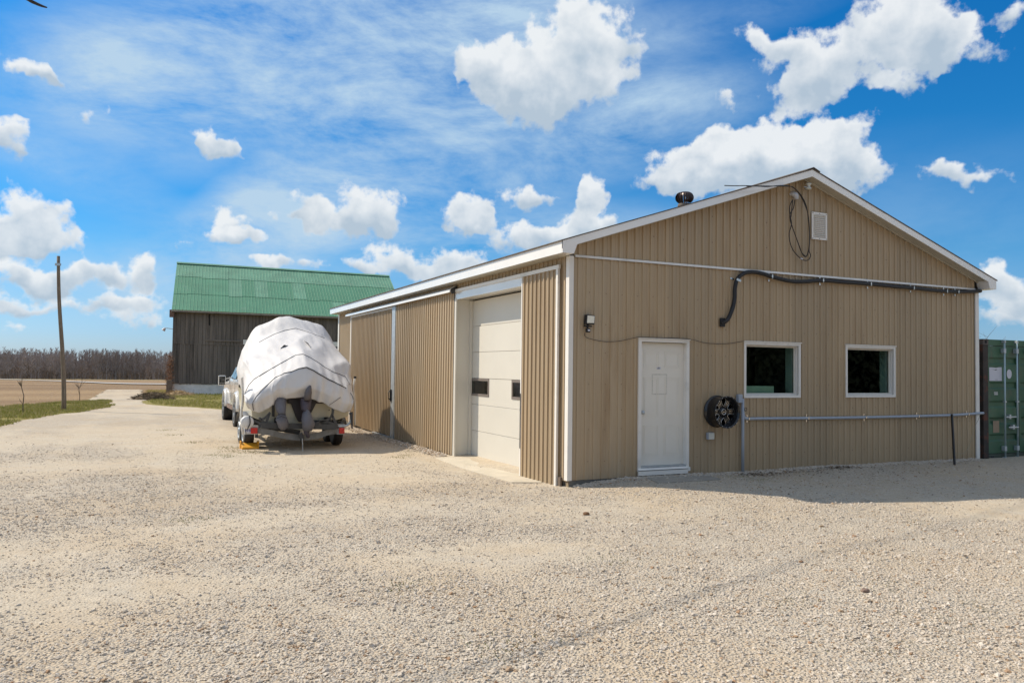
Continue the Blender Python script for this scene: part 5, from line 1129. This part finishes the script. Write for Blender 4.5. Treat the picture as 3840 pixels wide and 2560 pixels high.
# trailer
tr = thing('boat_trailer', 'galvanised tandem axle boat trailer under the covered boat', 'trailer', (-3.0, 9, 0))
LY = 7.02
def tp(x, y, Y_=LY): return at(*z1(x, y), 1, Y_)
mb = MB(); path = [tp(480, 1212), tp(560, 1222), tp(650, 1240), tp(740, 1262), (tp(880, 1280)), tp(1000, 1275), tp(1100, 1255), tp(1180, 1228), tp(1290, 1212)]
path = spline(path, 3)
P = [[p_+Vector((0, o_, h_)) for o_, h_ in ((0, .065), (0, -.065), (.06, -.065), (.06, .065), (0, .065))] for p_ in path]; mb.grid(P)
mb.build('rear_crossmember', mat('dirty_galvanised', (.20, .20, .195), .5, .3, 6, metal=.4, col2=(.10, .085, .07), c2s=4), tr)
for sx in (-1, 1):
    mb = MB(); x_ = xc+sx*.86
    mb.bar((x_, 7.05, .42), (x_, 11.2, .42), .06, .12); mb.bar((x_, 11.2, .42), (xc, 13.6, .38), .06, .12); mb.build('side_rail', M_frame, tr)
    mb = MB(); mb.bar((xc+sx*.55, 7.15, .52), (xc+sx*.55, 11.5, .60), .09, .10); mb.build('bunk', mat('dark_bunk_carpet', (.02, .02, .022), .95), tr)
    for Y_ in (7.9, 9.4, 10.8): MB().bar((xc+sx*.55, Y_, .40), (xc+sx*.55, Y_, .55), .06, .04).build('bunk_post', M_frame, tr)
for Y_ in (8.0, 8.9, 10.6): MB().bar((xc-.9, Y_, .33), (xc+.9, Y_, .33), .06, .06).build('axle', M_frame, tr)
MB().bar((xc, 13.4, .40), (xc, 14.0, .42), .09, .09).build('tongue', M_frame, tr)
mb = MB()
for q in ([(500,1085),(560,1140),(600,1165)], [(600,1050),(575,1120),(565,1150)], [(610,1035),(560,1090),(520,1105)], [(420,1100),(520,1145),(640,1170)]):
    for a_, b_ in zip(q[:-1], q[1:]): mb.bar(tp(*a_), tp(*b_), .035, .05)
mb.build('left_brace', M_frame, tr)
mb = MB()
for q in ([(1225,985),(1222,1040),(1205,1085),(1160,1112),(1090,1120)], [(1218,1065),(1240,1120),(1275,1190)], [(1030,1150),(1110,1125),(1180,1130),(1240,1150)]):
    for a_, b_ in zip(q[:-1], q[1:]): mb.bar(tp(*a_), tp(*b_), .05, .05)
mb.box(xc+.2, xc+.75, 7.1, 7.2, .40, .52); mb.build('right_brace', M_frame, tr)
mb = MB(); mb.bar(tp(520, 1160), tp(1250, 1175), .08, .12); mb.bar(tp(560, 1175, 7.3), tp(900, 1230, 7.3), .06, .10); mb.box(*sorted((tp(625, 1160).x, tp(690, 1160).x)), 7.05, 7.2, .33, .47); mb.build('roller_beam', M_frame, tr)
# tail lights with brackets, plate
for (xa, xb, ra, rb_) in ((360, 492, 420, 484), (1165, 1338, 1285, 1338)):
    a_, b_ = tp(xa, 1165), tp(xb, 1248); lb_ = MB().box(min(a_.x, b_.x), max(a_.x, b_.x), LY, LY+.10, b_.z, a_.z) if xa < 800 else MB().box(tp(1268, 1165).x, b_.x, LY, LY+.10, b_.z, tp(0, 1172).z)
    lo_ = lb_.build('light_bracket', mat('light_plate_paint', (.42, .41, .39), .5, .15, 8), tr)
    a_, b_ = tp(ra, 1186, LY-.03), tp(rb_, 1240, LY-.03); MB().box(a_.x, b_.x, LY-.035, LY-.002, b_.z, a_.z).build('tail_light', M_red, tr, bevel=.006)
a_, b_ = tp(378, 1190, LY-.006), tp(418, 1236, LY-.006); MB().box(a_.x, b_.x, LY-.008, LY-.001, b_.z, a_.z).build('licence_plate', M_paper, tr)
text_part('W86', .085, ((a_.x+b_.x)/2, LY-.0095, (a_.z+b_.z)/2), mat('plate_blue', (.05, .09, .35), .5), tr)
def wheel(cx, cy, cz, r_, w_, parent, sx, tread=True, rimm=None):
    wo = bpy.data.objects.new('wheel', None); COL.objects.link(wo); wo.parent = parent; wo.matrix_parent_inverse = parent_inv(parent)
    pr = [(r_*.58, -w_/2+.01), (r_*.80, -w_/2), (r_*.95, -w_/2+.012), (r_, -w_/2+.045), (r_*1.005, 0), (r_, w_/2-.045), (r_*.95, w_/2-.012), (r_*.80, w_/2), (r_*.58, w_/2-.01)]
    MB().lathe((cx, cy, cz), (1, 0, 0), pr, 40).build('tyre', M_black, wo, smooth=True)
    if tread:
        mb = MB(); n_ = 44
        for i in range(n_):
            a_ = i*2*math.pi/n_
            for k_ in range(4):
                xx = cx-w_/2+.02+(w_-.04)*(k_+.5)/4; aa = a_+(.07 if k_ % 2 else 0); c_ = Vector((xx, cy+r_*math.cos(aa), cz+r_*math.sin(aa))); tt = Vector((0, -math.sin(aa), math.cos(aa))); mb.bar(c_-tt*.02, c_+tt*.02, (w_-.04)/4*.72, .02, Vector((0, math.cos(aa), math.sin(aa))))
        mb.build('tread', M_black, wo, kind='stuff')
    MB().lathe((cx+sx*w_*.30, cy, cz), (sx, 0, 0), [(r_*.60, -.05), (r_*.60, .05), (r_*.54, .05), (r_*.5, -.01), (r_*.2, .0), (r_*.18, .05), (.01, .055)], 28).build('rim', rimm or M_galv, wo, smooth=True)
    return wo
wr = .33
zg = G(-3.8, 8.0)
xl_ = at(*z1(408, 1200), 1, 7.7).x; xr_ = at(*z1(1283, 1250), 1, 7.7).x; 
for Y_ in (8.0, 8.85):
    wheel(xl_, Y_, zg+wr, wr, .215, tr, -1, False); wheel(xr_, Y_, zg+wr, wr, .215, tr, 1, False)
for sx, x_ in ((-1, xl_), (1, xr_)):
    P = [[(x_+o_, 8.42+.95*math.cos(t_), zg+wr+.12+.34*math.sin(t_)) for o_ in (-.13, .13)] for t_ in np.linspace(.15, math.pi-.15, 15)]
    mb = MB(); mb.grid(P); fe = mb.build('fender', M_frame, tr, smooth=True); fe.modifiers.new('t', 'SOLIDIFY').thickness = .008
MB().lathe(tp(375, 1128, 6.98), (.1, -1, 0), [(.01, 0), (.12, 0), (.135, .02), (.135, .11), (.12, .13), (.01, .13)], 26).build('strap_drum', mat('white_drum', (.68, .67, .66), .4, .08, 8), tr, smooth=True)
MB().tube(spline([tp(405, 1068, 6.84), tp(412, 1110, 6.83), tp(410, 1150, 6.83), tp(396, 1178, 6.84), tp(385, 1205, 6.9)], 5), .012, 6).build('black_strap', M_rope, tr)
gp = mat('white_guide_pole', (.70, .66, .60), .45, .06, 6)
lp = spline([tp(345, 1245, 7.3), tp(335, 1190, 7.3), tp(325, 1100, 7.35), tp(327, 1020, 7.4), tp(338, 950, 7.4), tp(342, 860, 7.4), tp(338, 760, 7.4), tp(333, 690, 7.4)], 5)
MB().tube(lp, .028, 10).build('guide_pole', gp, tr, smooth=True)
rp_ = spline([tp(1255, 1172), tp(1330, 1168), tp(1380, 1148), tp(1400, 1110), tp(1403, 1050)], 5)
MB().tube(rp_, .025, 10).build('guide_pole', M_galv, tr, smooth=True)
mb = MB(); mb.tube([tp(1405, 1030, 6.95), tp(1412, 1190, 6.95)], [.035, .018], 8); mb.tube([tp(1385, 1050, 6.95), tp(1410, 1040, 6.95)], .03, 6); mb.build('cable_bundle', M_rope, tr)
gq = [tp(1438, 1160, 7.6), tp(1440, 960, 7.6), tp(1425, 800, 7.6), tp(1440, 700, 7.6)]
MB().tube(spline(gq, 5), .024, 10).build('guide_pole', gp, tr, smooth=True)
MB().tube([tp(1440, 700, 7.6), tp(1441, 680, 7.6)], .032, 10).build('pole_cap', M_black, tr)
MB().tube([tp(925, 1290, 6.85), tp(930, 1425, 6.85)], .009, 6).build('prop_rod', M_galv, tr)
mb = MB(); mb.bar(tp(905, 1240, 6.9), tp(925, 1300, 6.9), .08, .08); mb.build('rod_clamp', M_frame, tr)
mb = MB(); mb.box(*sorted((tp(468, 1255).x, tp(498, 1255).x)), 7.1, 7.2, .16, .33); mb.build('jack_foot', M_frame, tr)
# wheel chock
zc2 = zg; xk = xl_
ck = thing('wheel_chock', 'yellow plastic wheel chock under the left trailer tyre', 'wheel chock', (xk, 7.55, zc2))
mb = MB(); mb.prism([(xk-.17, 7.52, zc2), (xk-.17, 7.80, zc2), (xk-.17, 7.80, zc2+.13), (xk-.17, 7.74, zc2+.12), (xk-.17, 7.56, zc2+.05), (xk-.17, 7.52, zc2+.05)], (.36, 0, 0)); mb.build('wedge', M_yel, ck, bevel=.008)
mb = MB(); mb.box(xk-.19, xk-.165, 7.70, 7.84, zc2, zc2+.17); mb.box(xk+.17, xk+.20, 7.62, 7.80, zc2, zc2+.16); mb.build('side_flange', M_yel, ck)

# pickup truck
zt0 = G(-3, 15)-.06
tk_ = thing('pickup_truck', 'white pickup truck with extended tow mirrors parked ahead of the boat', 'pickup truck', (-2.4, 16.7, zt0))
XL = -3.36; XC = -2.36; RW = .405
def side_prof():
    p = [(13.75, .62), (14.40, .62)]
    p += [(14.95+.50*math.cos(t_), .42+.50*math.sin(t_)) for t_ in np.linspace(math.pi-.35, .35, 12)]
    p += [(15.6, .52), (17.9, .52)]
    p += [(18.55+.50*math.cos(t_), .42+.50*math.sin(t_)) for t_ in np.linspace(math.pi-.2, .35, 12)]
    p += [(19.4, .55), (19.45, 1.05), (19.2, 1.22), (17.95, 1.30), (13.8, 1.32)]
    return p
mb = MB(); pr = side_prof(); rows_ = []
for xo, ins in ((0, .06), (.05, .0), (1.95, .0), (2.0, .06)):
    rows_.append([(XL+.0+xo, y, zt0+.12+z_-(ins*.3 if z_ > 1 else 0)) for y, z_ in pr])
mb.grid([r_+[r_[0]] for r_ in rows_]); n_ = len(pr)+1; mb.f.append(tuple(range(n_-1))); mb.f.append(tuple(range(3*n_, 3*n_+n_-1))[::-1]); mb.build('body', M_truck, tk_, bevel=.01)
P = []
for z_, ya, yb, ins in ((1.42, 15.75, 18.05, .04), (1.55, 15.78, 17.9, .09), (1.95, 15.95, 17.25, .24), (2.0, 16.1, 17.1, .32)):
    P.append([(XL+ins, ya, zt0+z_), (XL+2-ins, ya, zt0+z_), (XL+2-ins, yb, zt0+z_), (XL+ins, yb, zt0+z_), (XL+ins, ya, zt0+z_)])
mb = MB(); mb.grid(P); mb.f.append(tuple(range(len(mb.v)-5, len(mb.v)-1))); mb.build('cab', M_truck, tk_, bevel=.01)
for (ya, yb) in ((15.95, 16.6), (16.68, 17.35)):
    mb = MB(); zz0, zz1 = zt0+1.50, zt0+1.88; i0, i1 = .052, .19; mb.prism([(XL+i0, ya, zz0), (XL+i0, yb+.1, zz0), (XL+i1, yb-.05, zz1), (XL+i1, ya+.05, zz1)], (-.012, 0, 0)); mb.build('side_window', M_glassd, tk_)
mb = MB(); mb.prism([(XL+.18, 15.80, zt0+1.52), (XL+1.82, 15.80, zt0+1.52), (XL+1.68, 15.93, zt0+1.90), (XL+.32, 15.93, zt0+1.90)], (0, -.02, 0)); mb.build('rear_window', M_glassd, tk_)
for yc_ in (14.95, 18.55):
    P = [[(XL-o_, yc_+(.50+q)*math.cos(t_), zt0+.54+(.50+q)*math.sin(t_)) for o_, q in ((-.04, .0), (.09, .0), (.085, .06), (.0, .12))] for t_ in np.linspace(.0, math.pi, 17)]
    mb = MB(); mb.grid(P); fl2 = mb.build('wheel_flare', M_truck, tk_, smooth=True); fl2.modifiers.new('t', 'SOLIDIFY').thickness = .01
    MB().lathe((XL+.25, yc_, zt0+.54), (1, 0, 0), [(.49, -.2), (.49, .2)], 24).build('wheel_well', M_black, tk_)
    wheel(XL+.045, yc_, zt0+RW, RW, .29, tk_, -1, True); wheel(XL+1.95, yc_, zt0+RW, RW, .29, tk_, 1, False)
mb = MB()
for y_ in (15.72, 16.62, 17.55): mb.box(XL-.003, XL+.01, y_-.006, y_+.006, zt0+.72, zt0+1.40)
mb.build('door_seam', M_black, tk_)
MB().box(XL-.02, XL+.1, 15.55, 17.95, zt0+.50, zt0+.62).build('rocker_step', mat('rusty_rocker', (.20, .13, .10), .6, .3, 8), tk_)
MB().box(XL+.05, XL+1.95, 13.60, 13.75, zt0+.50, zt0+.72).build('rear_bumper', M_chrome, tk_, bevel=.01)
for x_ in (XL+.03, XL+1.83): MB().box(x_, x_+.14, 13.735, 13.76, zt0+1.0, zt0+1.30).build('tail_lamp', M_red, tk_)
MB().bar((XL+.5, 15.0, zt0+.40), (XL+1.5, 15.0, zt0+.40), .10).build('rear_axle', M_frame, tk_)
MB().bar((XL+.22, 16.5, zt0+.45), (XL+.22, 17.9, zt0+.45), .07).build('exhaust', M_frame, tk_)
mc = at(*z1(137, 720), 1, 17.3); ma = at(*z1(235, 700), 1, 17.25)
mi = bpy.data.objects.new('tow_mirror', None); COL.objects.link(mi); mi.parent = tk_; mi.matrix_parent_inverse = parent_inv(tk_)
w_, h_ = .115, .165
MB().box(mc.x-w_, mc.x+w_, mc.y-.03, mc.y+.07, mc.z-h_, mc.z+h_).build('mirror_shell', M_truck, mi, bevel=.03)
MB().box(mc.x-w_+.022, mc.x+w_-.022, mc.y-.036, mc.y-.031, mc.z-h_*.55, mc.z+h_-.025).build('mirror_glass', M_glassd, mi)
MB().box(mc.x-w_+.022, mc.x+w_-.022, mc.y-.036, mc.y-.031, mc.z-h_+.02, mc.z-h_*.62).build('spotter_glass', M_glassd, mi)
mb = MB(); bx_ = XL+.05
mb.bar((mc.x+w_, mc.y, mc.z+.05), (bx_, mc.y-.02, mc.z+.10), .03, .035); mb.bar((mc.x+w_, mc.y, mc.z-.12), (bx_, mc.y-.02, mc.z-.10), .03, .035); mb.bar((bx_-.06, mc.y, mc.z+.12), (bx_-.06, mc.y, mc.z-.12), .04, .04); mb.build('mirror_arm', M_truck, mi)

# ------------------------------------------------------------------ overhead line (its soft shadow crosses the yard) and cable tip
sp_ = []
for k9, (px, py) in enumerate(((6200,1600),(5000,1700),(4300,1800),(3840,1893),(3500,1980),(3150,2060),(2900,2140),(2700,2200),(2380,2315),(2000,2440),(1560,2560),(900,2720))):
    g_ = atg(px, py); h_ = 9.0+max(0, 7-k9)**1.5*.75; sp_.append(Vector((g_.x, g_.y, g_.z))+SUN*(h_/SUN.z))
tag(MB().tube(spline(sp_, 6), .0135, 6).build('overhead_line', M_wire, smooth=True), 'thick overhead power line above the yard, throwing a soft thin shadow', 'power line')
q_ = lambda x, y, d_: atd(x*.17, y*.17, d_)
tag(MB().tube(spline([q_(-600, -1200, 7.2), q_(100, -350, 7.1), q_(620, -10, 7.0), q_(780, 85, 7), q_(920, 140, 7), q_(1035, 175, 7)], 6), [.014]*19+[.013]*4+[.0115, .011, .010, .009, .008, .007, .006, .005], 8).build('cable_end', M_wire), 'dark tapering cable end at the top left corner of the sky', 'cable') if False else None
pts_ = spline([q_(-600, -1200, 7.2), q_(100, -350, 7.1), q_(620, -10, 7.0), q_(780, 75, 7), q_(920, 135, 7), q_(1035, 172, 7)], 6); k_ = len(pts_)
tag(MB().tube(pts_, [.016-.010*(i/(k_-1))**3 for i in range(k_)], 8).build('cable_end', M_wire, smooth=True), 'dark tapering cable end at the top left corner of the sky', 'cable')

# ------------------------------------------------------------------ small things lying on the yard
def pebble(px, py, s, lab, m, seed, cat='stone'):
    p_ = atg(px, py); bm = bmesh.new(); bmesh.ops.create_icosphere(bm, subdivisions=2, radius=1); jr = random.Random(seed)
    for v in bm.verts: v.co = Vector((v.co.x*1.2*s, v.co.y*.8*s, v.co.z*.6*s))*(1+.25*(jr.random()-.5))
    me = bpy.data.meshes.new('stone'); bm.to_mesh(me); bm.free(); me.materials.append(m); o = bpy.data.objects.new('stone', me); COL.objects.link(o); o.location = (p_.x, p_.y, p_.z+s*.3); tag(o, lab, cat)
pebble(2198, 1929, .04, 'small reddish brown stone on the pale gravel before the near corner', mat('brown_stone', (.22, .12, .06), .9, .3, 20), 2)
pebble(3245, 2218, .035, 'larger grey brown stone in the coarse gravel at lower right', mat('greybrown_stone', (.25, .17, .13), .9, .3, 20), 3)
# weeds
mb = MB(); jr = random.Random(9)
spots = [(-.9, 5.4), (-.7, 6.0), (-1.2, 5.0), (-4.6, 6.6), (-4.2, 7.2), (-4.9, 9.5), (-5.2, 12), (-4.4, 6.2), (-5.4, 14), (2.9, -.5), (3.1, -.9)] + [tuple(atg(*z1(a, b))[:2]) for a, b in ((200,1375),(430,1420),(470,1430),(250,1390))] + [tuple(atg(a, b)[:2]) for a, b in ((3435,1957),(3327,2428),(3500,2318),(2980,2255),(3700,2290),(1900,2420),(2300,2100),(700,1950),(1500,2200),(3350,2200))]
for (x, y) in spots:
    for _ in range(70):
        a_, b_ = x+jr.gauss(0, .16), y+jr.gauss(0, .14); z_ = G(a_, b_); h_ = jr.uniform(.01, .035)
        d_ = Vector((jr.uniform(-.03, .03), jr.uniform(-.03, .03), h_)); n_ = len(mb.v); p0 = Vector((a_, b_, z_))
        mb.v += [tuple(p0), tuple(p0+Vector((.008, .003, 0))), tuple(p0+d_)]; mb.f.append((n_, n_+1, n_+2))
o_ = mb.build('weeds', mat('weed_green', (.20, .20, .05), .8, .4, 3), fix=False); o_['kind'] = 'stuff'
# dark leaf litter at the foot of the gable wall
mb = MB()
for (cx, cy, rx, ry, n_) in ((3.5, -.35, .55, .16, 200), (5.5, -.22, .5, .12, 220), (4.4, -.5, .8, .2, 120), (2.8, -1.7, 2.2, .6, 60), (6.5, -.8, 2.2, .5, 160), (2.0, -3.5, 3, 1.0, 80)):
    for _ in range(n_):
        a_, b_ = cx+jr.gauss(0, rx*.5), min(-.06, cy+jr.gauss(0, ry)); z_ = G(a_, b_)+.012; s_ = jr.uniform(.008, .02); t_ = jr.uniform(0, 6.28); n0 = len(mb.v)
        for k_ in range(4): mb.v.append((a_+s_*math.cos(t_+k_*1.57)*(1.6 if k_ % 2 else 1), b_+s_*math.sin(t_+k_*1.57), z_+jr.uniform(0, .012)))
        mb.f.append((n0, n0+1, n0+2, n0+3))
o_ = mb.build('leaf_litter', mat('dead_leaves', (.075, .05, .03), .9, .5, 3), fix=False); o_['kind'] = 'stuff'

# ------------------------------------------------------------------ the far wood and the evergreens behind the camera
def woods(name, n, place, hr, m, seed, twigs=26):
    jr = random.Random(seed); V = []; F = []
    for i in range(n):
        x, y = place(jr); z = G(x, y)-.3; h = jr.uniform(*hr); w_ = h*.014+.05
        def sliver(p0, p1, w0, w1):
            n0 = len(V); dx = jr.uniform(-.5, .5); s = Vector((math.cos(dx), math.sin(dx), 0)); V.extend([tuple(p0-s*w0), tuple(p0+s*w0), tuple(p1+s*w1), tuple(p1-s*w1)]); F.append((n0, n0+1, n0+2, n0+3))
        top = Vector((x+jr.uniform(-.6, .6), y, z+h)); b0 = Vector((x, y, z)); sliver(b0, top, w_, .03)
        for _ in range(twigs):
            f_ = jr.uniform(.12, .97)**.8; p0 = b0.lerp(top, f_); l_ = h*.26*(1.15-f_)*jr.uniform(.5, 1.3)+.6; a_ = jr.uniform(0, 6.28); sl_ = jr.uniform(.5, 1.6)
            p1 = p0+Vector((math.cos(a_)*l_*.6, math.sin(a_)*l_*.6, l_*sl_*.6)); sliver(p0, p1, .075, .03)
            q0 = p0.lerp(p1, .5); sliver(q0, q0+Vector((jr.uniform(-1, 1)*l_*.4, 0, l_*.5)), .05, .02)
    me = bpy.data.meshes.new(name); me.from_pydata(V, [], F); me.materials.append(m); o = bpy.data.objects.new(name, me); COL.objects.link(o); o['kind'] = 'stuff'; return o
M_wd = mat('leafless_wood', (.30, .25, .23), .95, .35, .05)
M_wd2 = mat('leafless_wood_far', (.16, .14, .15), .95, .2, .05)
def pl1(jr):
    x = jr.uniform(-190, 420) if jr.random() < .8 else jr.uniform(420, 900); y = 342+jr.random()**1.2*60+8*math.sin(x*.05)-.12*x; return x, y
woods("woodland", 5000, pl1, (9.0, 12.8), M_wd, 3, 40)
mb = MB(); P = []
for i in range(92):
    x = -300+i*14; P.append([(x, 415-.12*x, G(x, 415)-3), (x, 420-.12*x, G(x, 420)+8.5+1.5*math.sin(i*1.7)+1.0*math.sin(i*.6))])
o_ = MB().grid(P).build('wood_depth', mat('wood_shadow_mass', (.21, .17, .16), .95, .3, .1), fix=False); o_['kind'] = 'stuff'
P = []
for i in range(70):
    a_ = R(-75+i*2.2)+YAW*0; d_ = 1350; x, y = d_*math.sin(a_), d_*math.cos(a_); hh = 22*math.exp(-((math.degrees(a_)+9)/9)**2)+10+3*math.sin(i*.9)
    P.append([(x, y, -30), (x*1.1, y*1.1, -18+hh)])
o_ = MB().grid(P).build('far_hills', mat('haze_tinted_hills', (.13, .13, .15), .95, .2, .01), fix=False); o_['kind'] = 'structure'  # bluish haze of distance put into the hill colour
# bushes at the foot of the wood
woods('undergrowth', 900, lambda jr: (lambda x: (x, 333-.12*x+jr.uniform(-3, 6)))(jr.uniform(-190, 400)), (1.5, 4.0), mat('undergrowth', (.19, .145, .115), .95, .4, .05), 9, 16)
# conifers behind the camera: they darken the reflections in the two windows
def conifers():
    jr = random.Random(12); V = []; F = []
    for i in range(34):
        x = -34+i*3.1+jr.uniform(-.6, .6); y = -36+jr.uniform(-3, 3); h = jr.uniform(9, 13); z = -.3
        for k_ in range(950):
            f_ = jr.random()**.8; zz = z+.3+f_*h*.97; rr = (1-f_)*2.5*jr.uniform(.35, 1.05)+.1; a_ = jr.uniform(0, 6.28); c_ = Vector((x+rr*math.cos(a_), y+rr*math.sin(a_), zz)); s = .30; n0 = len(V)
            d1 = Vector((math.cos(a_)*s, math.sin(a_)*s, -.25)); d2 = Vector((-math.sin(a_)*s*.6, math.cos(a_)*s*.6, jr.uniform(-.2, .2)))
            V.extend([tuple(c_-d2), tuple(c_+d1), tuple(c_+d2), tuple(c_-d1*.6)]); F.append((n0, n0+1, n0+2, n0+3))
        n0 = len(V)
        for zz, r_ in ((z, .18), (z+h, .03)):
            for q in range(5): V.append((x+r_*math.cos(q*1.2566), y+r_*math.sin(q*1.2566), zz))
        for q in range(5): F.append((n0+q, n0+(q+1) % 5, n0+5+(q+1) % 5, n0+5+q))
    for i in range(-14, 44):  # dark sheet added behind the trees to close bright gaps in window reflections
        n0 = len(V); x = -34+i*2.0; V.extend([(x, -37.5, -.5), (x+2.05, -37.5, -.5), (x+2.05, -37.5, 7+1.5*math.sin(i*2.1)), (x, -37.5, 7+1.5*math.sin(i*1.3))]); F.append((n0, n0+1, n0+2, n0+3))
    me = bpy.data.meshes.new('evergreen_belt'); me.from_pydata(V, [], F); me.materials.append(mat('evergreen', (.02, .032, .018), .9, .4, .8)); o = bpy.data.objects.new('evergreen_belt', me); COL.objects.link(o); o['kind'] = 'stuff'
conifers()
